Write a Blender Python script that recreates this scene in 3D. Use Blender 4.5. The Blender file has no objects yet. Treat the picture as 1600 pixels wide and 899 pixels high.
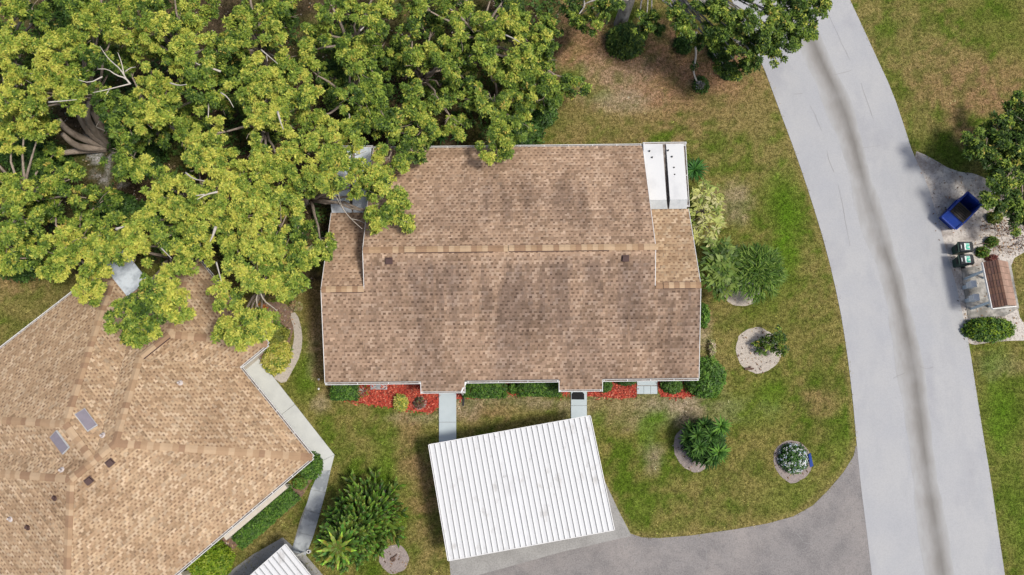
import bpy, math, random
import numpy as np
from mathutils import Matrix, Vector
random.seed(7); rng = np.random.default_rng(7)
S = bpy.context.scene; C = S.collection; R_ = math.radians

# ------------------------------------------------------------------ camera, sky, sun, exposure
CAM_H, F, TH, RO = 48.0, 1309.13, 0.21951, -0.00559
cd = bpy.data.cameras.new("camera"); co = bpy.data.objects.new("camera", cd); C.objects.link(co)
co.matrix_world = Matrix.Translation((0, 0, CAM_H)) @ Matrix.Rotation(TH, 4, 'X') @ Matrix.Rotation(-RO, 4, 'Z')
cd.sensor_width = 36; cd.lens = F/1600*36; cd.clip_start = 1; cd.clip_end = 3000
S.camera = co
SUN_EL, SUN_AZ = R_(64), R_(112)            # azimuth clockwise from north (+Y)
W = bpy.data.worlds.new("World"); S.world = W; W.use_nodes = True
nt = W.node_tree; bg = nt.nodes["Background"]
sky = nt.nodes.new("ShaderNodeTexSky"); sky.sky_type = 'NISHITA'; sky.sun_disc = False
sky.sun_elevation = SUN_EL; sky.sun_rotation = SUN_AZ; sky.dust_density = 4.0; sky.air_density = 1.0; sky.ozone_density = 1.0
nt.links.new(sky.outputs[0], bg.inputs[0]); bg.inputs[1].default_value = 0.105
sl = bpy.data.lights.new("sun", 'SUN'); sl.energy = 2.5; sl.angle = R_(9); sl.color = (1, .95, .87)
so = bpy.data.objects.new("sun", sl); C.objects.link(so)
sd = Vector((math.sin(SUN_AZ)*math.cos(SUN_EL), math.cos(SUN_AZ)*math.cos(SUN_EL), math.sin(SUN_EL)))
so.rotation_euler = sd.to_track_quat('Z', 'Y').to_euler(); so.location = (30, -20, 60)
S.view_settings.view_transform = 'Standard'; S.view_settings.look = 'None'
S.view_settings.exposure = 0.18; S.view_settings.gamma = 1; S.view_settings.use_curve_mapping = False

# ------------------------------------------------------------------ survey: photo pixel + height -> place
def at(u, v, z=0.0):
    du, dv = (u-800)/F, (449.5-v)/F
    cr, sr = math.cos(RO), math.sin(RO); du, dv = cr*du+sr*dv, -sr*du+cr*dv
    c, s = math.cos(TH), math.sin(TH)
    x, y, zz = du, dv*c+s, dv*s-c
    t = (CAM_H-z)/(-zz)
    return Vector((x*t, y*t, z))
def ats(pts, z=0.0): return [at(u, v, z) for u, v in pts]
PX = 1/27.0                                  # metres per photo pixel on the ground

# ------------------------------------------------------------------ numpy noise, polygons
_T = rng.random((256, 256))
def vnoise(x, y):
    xi = np.floor(x).astype(int); yi = np.floor(y).astype(int); fx = x-xi; fy = y-yi
    fx = fx*fx*(3-2*fx); fy = fy*fy*(3-2*fy)
    g = lambda a, b: _T[a % 256, b % 256]
    return (g(xi, yi)*(1-fx)+g(xi+1, yi)*fx)*(1-fy)+(g(xi, yi+1)*(1-fx)+g(xi+1, yi+1)*fx)*fy
def fbm(x, y, s, o=4):
    r = 0; a = .5; t = 0
    for i in range(o):
        r = r+a*vnoise(x*s+17.3*i, y*s+9.1*i); t += a; a *= .55; s *= 2.03
    return r/t
def inpoly(x, y, poly):
    ins = np.zeros(x.shape, bool); n = len(poly)
    for i in range(n):
        x1, y1 = poly[i][0], poly[i][1]; x2, y2 = poly[i-1][0], poly[i-1][1]
        if y1 == y2: continue
        ins ^= ((y1 > y) != (y2 > y)) & (x < (x2-x1)*(y-y1)/(y2-y1)+x1)
    return ins
def smooth_poly(pts, it=2, closed=True):
    for _ in range(it):
        q = []
        n = len(pts)
        for i in range(n if closed else n-1):
            a, b = pts[i], pts[(i+1) % n]
            q += [a.lerp(b, .25), a.lerp(b, .75)]
        if not closed: q = [pts[0]]+q+[pts[-1]]
        pts = q
    return pts
def blob(u, v, ru, rv, z=0, n=40, amp=.12, rot=0):
    c = at(u, v, z); r = []
    k = random.random()*99
    for i in range(n):
        a = 2*math.pi*i/n
        w = 1+amp*(float(fbm(np.array(math.cos(a)*2+k), np.array(math.sin(a)*2+k), 1.0, 3))-.5)*2
        x, y = ru*PX*w*math.cos(a), rv*PX*w*math.sin(a)
        r.append(Vector((c.x+x*math.cos(rot)-y*math.sin(rot), c.y+x*math.sin(rot)+y*math.cos(rot), z)))
    return r

# ------------------------------------------------------------------ materials
MATS = {}
def mat(name, col=(.5, .5, .5), rough=.8, attr=False, layers=(), bump=None, spec=.3, metal=0, trans=0, coat=0):
    if name in MATS: return MATS[name]
    m = bpy.data.materials.new(name); m.use_nodes = True; MATS[name] = m
    t = m.node_tree; N = t.nodes; L = t.links; b = N["Principled BSDF"]
    b.inputs["Roughness"].default_value = rough; b.inputs["Specular IOR Level"].default_value = spec
    b.inputs["Metallic"].default_value = metal
    if coat: b.inputs["Coat Weight"].default_value = coat
    geo = N.new("ShaderNodeNewGeometry")
    if attr:
        a = N.new("ShaderNodeAttribute"); a.attribute_name = "Col"; out = a.outputs["Color"]
    else:
        a = N.new("ShaderNodeRGB"); a.outputs[0].default_value = (*col, 1); out = a.outputs[0]
    for (sc, det, lo, hi, c2, fac, st, blend) in layers:
        mp = N.new("ShaderNodeMapping"); mp.inputs["Scale"].default_value = st; L.new(geo.outputs["Position"], mp.inputs[0])
        nz = N.new("ShaderNodeTexNoise"); nz.inputs["Scale"].default_value = sc; nz.inputs["Detail"].default_value = det
        nz.inputs["Roughness"].default_value = .6; L.new(mp.outputs[0], nz.inputs[0])
        mr = N.new("ShaderNodeMapRange"); mr.inputs[1].default_value = lo; mr.inputs[2].default_value = hi; mr.inputs[4].default_value = fac
        L.new(nz.outputs[0], mr.inputs[0])
        mx = N.new("ShaderNodeMix"); mx.data_type = 'RGBA'; mx.blend_type = blend
        L.new(mr.outputs[0], mx.inputs[0]); L.new(out, mx.inputs[6]); mx.inputs[7].default_value = (*c2, 1)
        out = mx.outputs[2]
    L.new(out, b.inputs["Base Color"])
    if bump:
        nz = N.new("ShaderNodeTexNoise"); nz.inputs["Scale"].default_value = bump[0]; nz.inputs["Detail"].default_value = 4
        L.new(geo.outputs["Position"], nz.inputs[0])
        bp = N.new("ShaderNodeBump"); bp.inputs["Strength"].default_value = bump[1]; bp.inputs["Distance"].default_value = bump[2]
        L.new(nz.outputs[0], bp.inputs["Height"]); L.new(bp.outputs[0], b.inputs["Normal"])
    if trans:
        tr = N.new("ShaderNodeBsdfTranslucent"); L.new(out, tr.inputs[0])
        ms = N.new("ShaderNodeMixShader"); ms.inputs[0].default_value = trans
        L.new(b.outputs[0], ms.inputs[1]); L.new(tr.outputs[0], ms.inputs[2]); L.new(ms.outputs[0], N["Material Output"].inputs[0])
    return m
I1 = (1, 1, 1)
M_ground = mat("lawn", attr=True, rough=.95, spec=.1, layers=[(4.5, 4, .42, .62, (.42, .44, .33), .85, I1, 'MULTIPLY'), (11, 3, .45, .60, (.36, .38, .28), .8, I1, 'MULTIPLY'), (30, 2, .5, .7, (1.5, 1.4, 1.1), .5, I1, 'MULTIPLY')], bump=(14, .8, .08))
M_tuft = mat("grass_blades", attr=True, rough=.85, spec=.15, trans=.2)
M_conc = mat("road_concrete", (.425, .43, .435), .85, layers=[(.30, 6, .42, .66, (.385, .395, .415), .9, I1, 'MIX'), (1.2, 6, .5, .7, (.36, .37, .39), .6, (1, .35, 1), 'MIX'), (.22, 5, .56, .66, (.33, .335, .36), .6, (1, .6, 1), 'MIX'), (14, 3, .4, .7, (.86, .86, .87), .7, I1, 'MULTIPLY'), (9, 2, .70, .76, (.35, .35, .35), .4, I1, 'MIX')], bump=(70, .25, .01))
M_stain = mat("gutter_stain", attr=True, rough=.9, layers=[(2.2, 5, .35, .65, (.8, .78, .75), .6, (1, .4, 1), 'MULTIPLY'), (60, 3, .4, .7, (.8, .8, .8), .5, I1, 'MULTIPLY')])
M_crack = mat("crack_fill", (.27, .265, .26), .9)
M_asph = mat("old_asphalt", (.25, .235, .228), .9, layers=[(.7, 8, .47, .62, (.165, .158, .158), .65, I1, 'MIX'), (.22, 7, .48, .66, (.33, .30, .28), .7, I1, 'MIX'), (3, 7, .5, .68, (.19, .18, .178), .45, I1, 'MIX'), (18, 3, .5, .64, (.38, .36, .35), .4, I1, 'MIX'), (13, 3, .48, .64, (.6, .6, .6), .5, I1, 'MULTIPLY')], bump=(60, .5, .02))
M_apron = mat("apron_concrete", (.36, .355, .34), .88, layers=[(.8, 5, .4, .7, (.26, .255, .245), .8, I1, 'MIX'), (14, 3, .42, .62, (.72, .72, .72), .7, I1, 'MULTIPLY')], bump=(60, .3, .01))
M_path = mat("path_concrete", (.56, .58, .56), .85, layers=[(1.3, 5, .4, .7, (.46, .48, .47), .8, I1, 'MIX'), (30, 3, .5, .7, (.85, .85, .85), .5, I1, 'MULTIPLY')], bump=(50, .2, .01))
M_pathd = mat("path_concrete_weathered", (.46, .49, .50), .85, layers=[(1.1, 6, .48, .58, (.20, .22, .24), .75, I1, 'MIX'), (9, 5, .4, .7, (.8, .8, .8), .7, I1, 'MULTIPLY')], bump=(50, .2, .01))
M_paint = mat("painted_walk", (.47, .54, .57), .7, layers=[(2, 5, .4, .75, (.42, .49, .52), .8, I1, 'MIX'), (30, 3, .55, .75, (.85, .85, .85), .4, I1, 'MULTIPLY')])
M_mulch = mat("red_mulch", (.46, .065, .04), .9, layers=[(14, 4, .4, .65, (.28, .03, .02), .8, I1, 'MIX'), (1.5, 5, .45, .65, (.36, .10, .06), .6, I1, 'MIX')], bump=(40, .8, .04))
M_chip = mat("mulch_chip", attr=True, rough=.85)
M_duff = mat("brown_duff", (.23, .14, .10), .95, layers=[(6, 5, .4, .65, (.12, .08, .06), .8, I1, 'MIX'), (40, 3, .5, .7, (.4, .32, .28), .5, I1, 'MIX')], bump=(40, .7, .03))
M_sand = mat("sand", (.62, .58, .53), .95, layers=[(1.0, 7, .46, .60, (.33, .29, .26), .8, I1, 'MIX'), (7, 5, .5, .68, (.20, .165, .145), .6, I1, 'MIX'), (30, 4, .42, .6, (.68, .65, .62), .5, I1, 'MULTIPLY')], bump=(30, .6, .03))
M_ring = mat("pale_sand", (.52, .47, .41), .95, layers=[(9, 5, .45, .65, (.36, .32, .28), .7, I1, 'MIX'), (40, 4, .45, .62, (.6, .57, .54), .6, I1, 'MULTIPLY')], bump=(30, .6, .03))
M_gring = mat("grey_sand", (.34, .29, .27), .95, layers=[(9, 5, .45, .65, (.22, .19, .18), .7, I1, 'MIX'), (40, 4, .45, .62, (.6, .57, .54), .6, I1, 'MULTIPLY')], bump=(30, .6, .03))
M_shing = mat("shingle", attr=True, rough=.92, spec=.15, layers=[(.45, 6, .48, .70, (.70, .68, .66), .8, (1.3, .35, 1), 'MULTIPLY'), (2.6, 5, .52, .70, (.68, .66, .63), .7, (1, .16, 1), 'MULTIPLY'), (60, 3, .35, .7, (.72, .72, .72), .6, I1, 'MULTIPLY')], bump=(90, .3, .01))
M_shing2 = mat("shingle_clean", attr=True, rough=.92, spec=.15, layers=[(.25, 4, .5, .7, (.80, .77, .75), .8, I1, 'MULTIPLY'), (60, 3, .35, .7, (.75, .75, .75), .6, I1, 'MULTIPLY')], bump=(90, .3, .01))
M_deck = mat("roof_felt", (.14, .11, .09), .95)
M_caps = [mat("ridge_cap_%s" % n, c, .92, layers=[(1.5, 4, .4, .7, (.8, .78, .76), .7, I1, 'MULTIPLY'), (70, 3, .4, .7, (.7, .7, .7), .6, I1, 'MULTIPLY')]) for n, c in (("tan", (.43, .29, .175)), ("light", (.52, .375, .24)), ("brown", (.345, .22, .135)))]
M_white = mat("white_aluminium", (.78, .78, .77), .45, layers=[(3, 4, .55, .8, (.6, .59, .57), .6, I1, 'MIX')])
M_gutin = mat("gutter_grime", (.16, .13, .11), .95, layers=[(4, 3, .45, .6, (.30, .27, .24), .8, I1, 'MIX')])
M_lanai = mat("lanai_panel", (.66, .67, .67), .5, layers=[(1.0, 5, .5, .75, (.52, .53, .54), .8, (1, .6, 1), 'MIX')])
M_lgrey = mat("lanai_flashing", (.52, .55, .56), .6, layers=[(2.5, 5, .45, .7, (.38, .41, .43), .8, I1, 'MIX')])
M_lanold = mat("weathered_panel", (.62, .68, .73), .7, layers=[(2, 6, .46, .62, (.32, .36, .40), .7, I1, 'MIX'), (6, 5, .5, .65, (.6, .64, .68), .6, I1, 'MIX')])
M_black = mat("black_plastic", (.02, .02, .022), .55)
M_cp = mat("carport_white_metal", (.665, .675, .68), .42, layers=[(.8, 5, .55, .8, (.62, .63, .63), .7, (1, .5, 1), 'MIX'), (2.2, 6, .57, .70, (.44, .43, .41), .7, (1, .6, 1), 'MIX')])
M_cps = mat("carport_soiled_metal", (.69, .70, .71), .5, layers=[(.9, 6, .52, .66, (.50, .50, .49), .7, (1, .4, 1), 'MIX'), (3, 6, .61, .70, (.32, .32, .31), .7, I1, 'MIX')])
M_cpg = mat("carport_seam_metal", (.30, .31, .32), .6)
M_stucco = mat("cream_stucco", (.62, .57, .49), .9, layers=[(3, 5, .45, .7, (.5, .45, .38), .6, I1, 'MIX')], bump=(60, .3, .01))
M_glass = mat("window_glass", (.03, .04, .05), .08, spec=.6)
M_vent = mat("vent_brown", (.085, .05, .045), .6)
M_skyl = mat("skylight_panel", (.25, .225, .26), .5, layers=[(4, 3, .4, .7, (.21, .195, .225), .8, I1, 'MIX')])
M_pipe = mat("pipe_lead", (.55, .5, .48), .6)
M_leaf = mat("foliage", attr=True, rough=.55, spec=.35, trans=.28)
M_bark = mat("grey_brown_bark", (.40, .33, .27), .95, layers=[(5, 5, .4, .65, (.24, .19, .15), .8, (1, 1, .3), 'MIX')], bump=(18, .9, .05))
M_oak = mat("pale_oak_bark", (.44, .42, .39), .95, layers=[(6, 5, .42, .62, (.17, .16, .15), .85, (1, 1, .35), 'MIX')], bump=(18, .9, .05))
M_twig = mat("dead_twig", (.58, .53, .46), .9, layers=[(4, 3, .4, .7, (.42, .38, .33), .8, I1, 'MIX')])
M_blue = mat("dumpster_blue", (.02, .055, .30), .45, layers=[(3, 5, .5, .75, (.03, .06, .17), .8, I1, 'MIX')])
M_lid = mat("lid_black", (.025, .022, .02), .5, layers=[(6, 4, .5, .7, (.09, .07, .06), .6, I1, 'MIX')])
M_bin = mat("bin_green", (.018, .05, .036), .5)
M_binlid = mat("bin_lid", (.012, .018, .022), .45)
M_stick = mat("sticker_white", (.75, .78, .76), .5)
M_stickg = mat("sticker_green", (.05, .47, .32), .5)
M_rust = mat("kiosk_blue_white", (.60, .70, .76), .55)
M_box = mat("mailbox_grey", (.55, .62, .66), .4)
M_carw = mat("car_white", (.75, .75, .75), .25, coat=.5)
M_tyre = mat("tyre", (.02, .02, .02), .8)
M_rim = mat("wheel_rim", (.6, .6, .6), .3, metal=.8)
M_red = mat("red_bench", (.55, .08, .03), .6)
M_mat = mat("rubber_mat", (.015, .016, .018), .9, bump=(60, .6, .02))
M_pot = mat("grey_pot", (.20, .17, .16), .8, layers=[(10, 4, .4, .6, (.32, .28, .26), .8, I1, 'MIX')])
M_cobalt = mat("cobalt_glaze", (.03, .07, .30), .3)
M_log = mat("driftwood", (.14, .09, .07), .9)
M_litter = mat("leaf_litter", attr=True, rough=.9)

# ------------------------------------------------------------------ builders
def off(parent):
    o = Vector((0, 0, 0))
    while parent is not None: o += parent.location; parent = parent.parent
    return o
class MB:
    def __init__(s): s.v = []; s.f = []; s.c = []; s.m = []
    def face(s, pts, col=(.5, .5, .5), m=0):
        i = len(s.v); s.v += [tuple(p) for p in pts]; s.f.append(tuple(range(i, i+len(pts)))); s.c.append(col); s.m.append(m)
    def hexa(s, b, t, col=(.5, .5, .5), m=0):          # bottom ring, top ring (any n)
        n = len(b); i = len(s.v); s.v += [tuple(p) for p in b]+[tuple(p) for p in t]
        fs = [tuple(range(i+n-1, i-1, -1)), tuple(range(i+n, i+2*n))]+[(i+k, i+(k+1) % n, i+n+(k+1) % n, i+n+k) for k in range(n)]
        s.f += fs; s.c += [col]*len(fs); s.m += [m]*len(fs); return s
    def box(s, c, d, rz=0, col=(.5, .5, .5), m=0, M=None):
        x, y, z = d[0]/2, d[1]/2, d[2]/2
        T = M if M is not None else Matrix.Translation(Vector(c)) @ Matrix.Rotation(rz, 4, 'Z')
        b = [T @ Vector(p) for p in ((-x, -y, -z), (x, -y, -z), (x, y, -z), (-x, y, -z))]
        t = [T @ Vector(p) for p in ((-x, -y, z), (x, -y, z), (x, y, z), (-x, y, z))]
        return s.hexa(b, t, col, m)
    def beam(s, p, q, w, h, col=(.5, .5, .5), m=0, up=(0, 0, 1)):
        p, q = Vector(p), Vector(q); d = (q-p); L = d.length; d.normalize()
        sd_ = d.cross(Vector(up)).normalized(); u = sd_.cross(d)
        f = lambda c: [c-sd_*w/2-u*h/2, c+sd_*w/2-u*h/2, c+sd_*w/2+u*h/2, c-sd_*w/2+u*h/2]
        return s.hexa(f(p), f(q), col, m)
    def prism(s, poly, z0, z1, col=(.5, .5, .5), m=0):
        a = sum(poly[i-1][0]*poly[i][1]-poly[i][0]*poly[i-1][1] for i in range(len(poly)))
        if a < 0: poly = poly[::-1]
        return s.hexa([(p[0], p[1], z0) for p in poly], [(p[0], p[1], z1) for p in poly], col, m)
    def tube(s, pts, rad, n=7, col=(.5, .5, .5), m=0):
        pts = [Vector(p) for p in pts]; i0 = len(s.v); ref = Vector((.31, .77, .56))
        for k, p in enumerate(pts):
            d = (pts[min(k+1, len(pts)-1)]-pts[max(k-1, 0)]).normalized()
            a = d.cross(ref).normalized(); b = d.cross(a)
            r = rad[k]
            for j in range(n):
                t = 2*math.pi*j/n; s.v.append(tuple(p+a*math.cos(t)*r+b*math.sin(t)*r))
        for k in range(len(pts)-1):
            for j in range(n):
                s.f.append((i0+k*n+j, i0+k*n+(j+1) % n, i0+(k+1)*n+(j+1) % n, i0+(k+1)*n+j)); s.c.append(col); s.m.append(m)
        e = i0+(len(pts)-1)*n
        s.f += [tuple(range(i0+n-1, i0-1, -1)), tuple(range(e, e+n))]; s.c += [col]*2; s.m += [m]*2
        return s
    def lathe(s, c, prof, n=20, col=(.5, .5, .5), m=0):
        i0 = len(s.v)
        for r, z in prof:
            for j in range(n):
                t = 2*math.pi*j/n; s.v.append((c[0]+r*math.cos(t), c[1]+r*math.sin(t), c[2]+z))
        for k in range(len(prof)-1):
            for j in range(n):
                s.f.append((i0+k*n+j, i0+k*n+(j+1) % n, i0+(k+1)*n+(j+1) % n, i0+(k+1)*n+j)); s.c.append(col); s.m.append(m)
        e = i0+(len(prof)-1)*n
        s.f += [tuple(range(i0+n-1, i0-1, -1)), tuple(range(e, e+n))]; s.c += [col]*2; s.m += [m]*2
        return s
    def build(s, name, mats, parent=None, smooth=False, loc=None, attr=False):
        if not isinstance(mats, (list, tuple)): mats = [mats]
        me = bpy.data.meshes.new(name)
        o_ = off(parent) if loc is None else Vector(loc)
        me.from_pydata([(v[0]-o_.x, v[1]-o_.y, v[2]-o_.z) for v in s.v], [], s.f)
        for m in mats: me.materials.append(m)
        me.polygons.foreach_set("material_index", s.m)
        if smooth: me.polygons.foreach_set("use_smooth", [True]*len(s.f))
        if attr:
            a = me.color_attributes.new("Col", 'FLOAT_COLOR', 'CORNER')
            ct = np.array([len(f) for f in s.f]); cc = np.repeat(np.array([(*c, 1) for c in s.c], np.float32), ct, axis=0)
            a.data.foreach_set("color", cc.ravel())
        me.update()
        o = bpy.data.objects.new(name, me); C.objects.link(o)
        if parent is not None: o.parent = parent
        elif loc is not None: o.location = loc
        return o
def tag(o, label, cat, group=None):
    o["label"] = label; o["category"] = cat
    if group: o["group"] = group
    return o
def thing(name, loc, label, cat, group=None):
    o = bpy.data.objects.new(name, None); C.objects.link(o); o.location = loc; o.empty_display_size = .3
    return tag(o, label, cat, group)
def struct(o): o["kind"] = "structure"; return o
def stuff(o): o["kind"] = "stuff"; return o
def copy_thing(root, loc, rz, label, group=None):
    r = root.copy(); C.objects.link(r); r.location = loc; r.rotation_euler = (0, 0, rz); r["label"] = label
    if group: r["group"] = group
    for ch in list(root.children):
        c = ch.copy(); C.objects.link(c); c.parent = r
        for g in list(ch.children):
            d = g.copy(); C.objects.link(d); d.parent = c
    return r
def npmesh(name, V, Fq, col, m, parent=None, nper=4, loc=None):
    """V (n,3) verts, Fq (k,nper) faces, col (n,3) per vertex"""
    me = bpy.data.meshes.new(name); o_ = off(parent) if loc is None else Vector(loc)
    V = np.asarray(V, np.float32)-np.array(o_, np.float32)
    me.vertices.add(len(V)); me.vertices.foreach_set("co", V.astype(np.float32).ravel())
    k = len(Fq); me.loops.add(k*nper); me.loops.foreach_set("vertex_index", np.asarray(Fq, np.int32).ravel())
    me.polygons.add(k); me.polygons.foreach_set("loop_start", np.arange(k, dtype=np.int32)*nper)
    me.update(calc_edges=True)
    a = me.color_attributes.new("Col", 'FLOAT_COLOR', 'POINT')
    a.data.foreach_set("color", np.concatenate([np.asarray(col, np.float32), np.ones((len(V), 1), np.float32)], 1).ravel())
    me.materials.append(m); me.validate()
    o = bpy.data.objects.new(name, me); C.objects.link(o)
    if parent is not None: o.parent = parent
    elif loc is not None: o.location = loc
    return o
def leaf_arrays(P, D, L, Wd, fold=.25):
    """one 4-corner leaf at each P along unit D"""
    n = len(P); up = np.tile([0, 0, 1.0], (n, 1))+rng.normal(0, .35, (n, 3))
    sdv = np.cross(D, up); sdv /= np.linalg.norm(sdv, axis=1, keepdims=True)+1e-9
    nrm = np.cross(sdv, D)
    mid = P+D*(L*.5)[:, None]
    a = P; b = mid+sdv*(Wd*.5)[:, None]+nrm*(L*.08)[:, None]; c = P+D*L[:, None]-nrm*(L*fold)[:, None]; d = mid-sdv*(Wd*.5)[:, None]+nrm*(L*.08)[:, None]
    V = np.stack([a, b, c, d], 1).reshape(-1, 3); Fq = np.arange(4*n).reshape(n, 4)
    return V, Fq
def rosettes(cent, nrm, k, L, wr, col, spread=.75, jit=.25):
    """k leaves radiating from every centre"""
    n = len(cent); P = np.repeat(cent, k, 0); Nn = np.repeat(nrm, k, 0)
    D = rng.normal(0, 1, (n*k, 3)); D -= (D*Nn).sum(1, keepdims=True)*Nn
    D /= np.linalg.norm(D, axis=1, keepdims=True)+1e-9
    D = D+Nn*(rng.random((n*k, 1))*1.1-.1)*spread; D /= np.linalg.norm(D, axis=1, keepdims=True)
    LL = L*(1+jit*rng.normal(0, 1, n*k)).clip(.4, 1.8); Cc = np.repeat(col, k, 0)*(1+.13*rng.normal(0, 1, (n*k, 1)))
    V, Fq = leaf_arrays(P+D*.02, D, LL, LL*wr)
    return V, Fq, np.repeat(np.clip(Cc, .003, .9), 4, 0)
def cat_leaf(parts):
    V = []; Fq = []; Cc = []; o = 0
    for v, f, c in parts: V.append(v); Fq.append(f+o); Cc.append(c); o += len(v)
    return np.concatenate(V), np.concatenate(Fq), np.concatenate(Cc)
YEL = np.array((.62, .62, .11)); LG = np.array((.32, .43, .06)); MG = np.array((.13, .225, .03)); DG = np.array((.035, .08, .014)); ORG = np.array((.52, .42, .09))
def pad(c, r, tone, dens=60, flat=.6, L=.15, k=8):
    """one leafy bough: lobes of rosettes; tone 0 dark green .. 1 yellow"""
    parts = []; nl = max(6, int(15*r))
    for _ in range(nl):
        a = random.random()*6.283; q = r*math.sqrt(random.random())*.85
        lc = np.array((c[0]+q*math.cos(a), c[1]+q*math.sin(a), c[2]+(random.random()-.55)*1.1*r)); lr = r*random.uniform(.15, .33)
        n = int(dens*lr*lr*6.2/(L/.20)**1.75)
        d = rng.normal(0, 1, (n, 3)); d[:, 2] = np.abs(d[:, 2])*1.1-.45; d /= np.linalg.norm(d, axis=1, keepdims=True)
        p = lc+d*(lr*(.5+.55*rng.random((n, 1))))*np.array((1, 1, flat+.15))
        t = np.clip(tone+.24*rng.normal(0, 1, (n, 1))+random.uniform(-.34, .20), 0, 1)
        col = np.where(t < .33, DG+(MG-DG)*t/.33, np.where(t < .66, MG+(LG-MG)*(t-.33)/.33, LG+(YEL-LG)*(t-.66)/.34))
        o = rng.random((n, 1)) < .012; col = np.where(o, ORG, col)
        nn = d*.6+np.array((0, 0, .7)); nn /= np.linalg.norm(nn, axis=1, keepdims=True)
        parts.append(rosettes(p, nn, k, L, .42, col))
    return cat_leaf(parts)
def curve(p, q, sag=0, n=6, wob=.0):
    p, q = Vector(p), Vector(q); r = []
    for i in range(n+1):
        t = i/n; x = p.lerp(q, t); x.z += sag*math.sin(math.pi*t)
        if 0 < i < n: x += Vector((random.uniform(-1, 1), random.uniform(-1, 1), random.uniform(-.5, .5)))*wob
        r.append(x)
    return r
def taper(r0, r1, n): return [r0+(r1-r0)*i/n for i in range(n+1)]

# ------------------------------------------------------------------ ground plan (setting)
road_l = [(950, -620), (1035, -320), (1090, -150), (1128, -40), (1142, 0), (1190, 97), (1215, 165), (1245, 245), (1270, 320), (1291, 390), (1310, 470), (1322, 540), (1332, 620), (1338, 690), (1345, 760), (1354, 830), (1362, 899), (1374, 990), (1390, 1100), (1440, 1500)]
road_r = [(1085, -620), (1195, -320), (1260, -150), (1308, -40), (1328, 0), (1365, 80), (1395, 145), (1415, 205), (1426, 240), (1448, 285), (1466, 345), (1480, 400), (1495, 450), (1508, 510), (1515, 545), (1525, 610), (1536, 680), (1548, 750), (1558, 820), (1570, 899), (1583, 990), (1598, 1100), (1680, 1500)]
P_road = smooth_poly(ats(road_l), 1, False)+smooth_poly(ats(road_r), 1, False)[::-1]
P_asph = ats([(1337, 697), (1334, 712), (1318, 738), (1295, 765), (1270, 790), (1240, 807), (1200, 818), (1150, 827), (1080, 837), (1030, 841), (1003, 840), (985, 834), (985, 838), (880, 862), (780, 890), (735, 902), (690, 990), (690, 1100), (1420, 1100), (1400, 990), (1386, 899), (1376, 830), (1366, 760), (1352, 700)])
P_apron = ats([(985, 834), (965, 795), (945, 752), (930, 715), (690, 740), (697, 800), (705, 912), (735, 902), (780, 890), (880, 862), (985, 838)])
P_walk1 = ats([(686, 606), (713, 606), (713, 700), (686, 700)]); P_walk2 = ats([(892, 606), (917, 604), (917, 660), (892, 664)])
P_pad = ats([(995, 585), (1027, 585), (1027, 616), (995, 616)])
P_path = ats([(380, 577), (400, 554), (523, 711), (478, 868), (455, 862), (470, 810), (497, 742), (498, 722)])
P_bed1 = smooth_poly(ats([(516, 590), (518, 612), (532, 626), (580, 632), (640, 641), (686, 648), (686, 590)]), 1)
P_bed2 = ats([(713, 590), (713, 624), (740, 621), (800, 617), (850, 616), (888, 617), (888, 590)])
P_bed3 = ats([(918, 590), (918, 619), (945, 621), (975, 623), (994, 621), (994, 590)])
P_bed4 = smooth_poly(ats([(1028, 585), (1028, 620), (1050, 621), (1072, 621), (1095, 617), (1100, 585)]), 1)
P_bed5 = smooth_poly(ats([(492, 742), (478, 742), (440, 768), (340, 845), (330, 870), (350, 880), (362, 858), (420, 820), (455, 795), (470, 780)]), 1)
P_bed6 = smooth_poly(ats([(380, 520), (390, 480), (425, 470), (455, 478), (462, 500), (452, 540), (435, 580), (415, 585), (395, 555)]), 1)
P_peb = smooth_poly(ats([(452, 490), (464, 488), (473, 520), (471, 552), (456, 582), (444, 602), (424, 588), (444, 570), (457, 545), (461, 520)]), 1)
P_sand = smooth_poly(ats([(1426, 234), (1450, 244), (1490, 268), (1530, 272), (1560, 295), (1610, 320), (1640, 350), (1640, 388), (1588, 396), (1576, 425), (1590, 480), (1594, 500), (1610, 512), (1630, 520), (1630, 532), (1560, 533), (1512, 541), (1500, 520), (1490, 450), (1470, 395), (1455, 340), (1440, 285)]), 1)
P_slab = ats([(1502, 420), (1578, 408), (1592, 482), (1568, 495), (1512, 497)])
P_litter = smooth_poly(ats([(-120, -160), (300, -200), (860, -120), (880, 60), (860, 160), (840, 228), (640, 232), (540, 300), (515, 420), (440, 480), (330, 430), (180, 405), (120, 430), (40, 380), (-120, 330)]), 1)
RINGS = [(blob(1184, 548, 35, 37), 'ring'), (blob(1238, 721, 29, 31), 'gring'), (blob(1084, 700, 31, 35), 'gring'), (blob(616, 874, 22, 20), 'gring'), (blob(598, 784, 16, 24), 'gring'), (blob(1158, 455, 30, 24), 'ring')]
PAVED = [P_road, P_asph, P_apron, P_walk1, P_walk2, P_pad, P_path, P_bed1, P_bed2, P_bed3, P_bed4, P_peb, P_sand]+[r[0] for r in RINGS]
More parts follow.
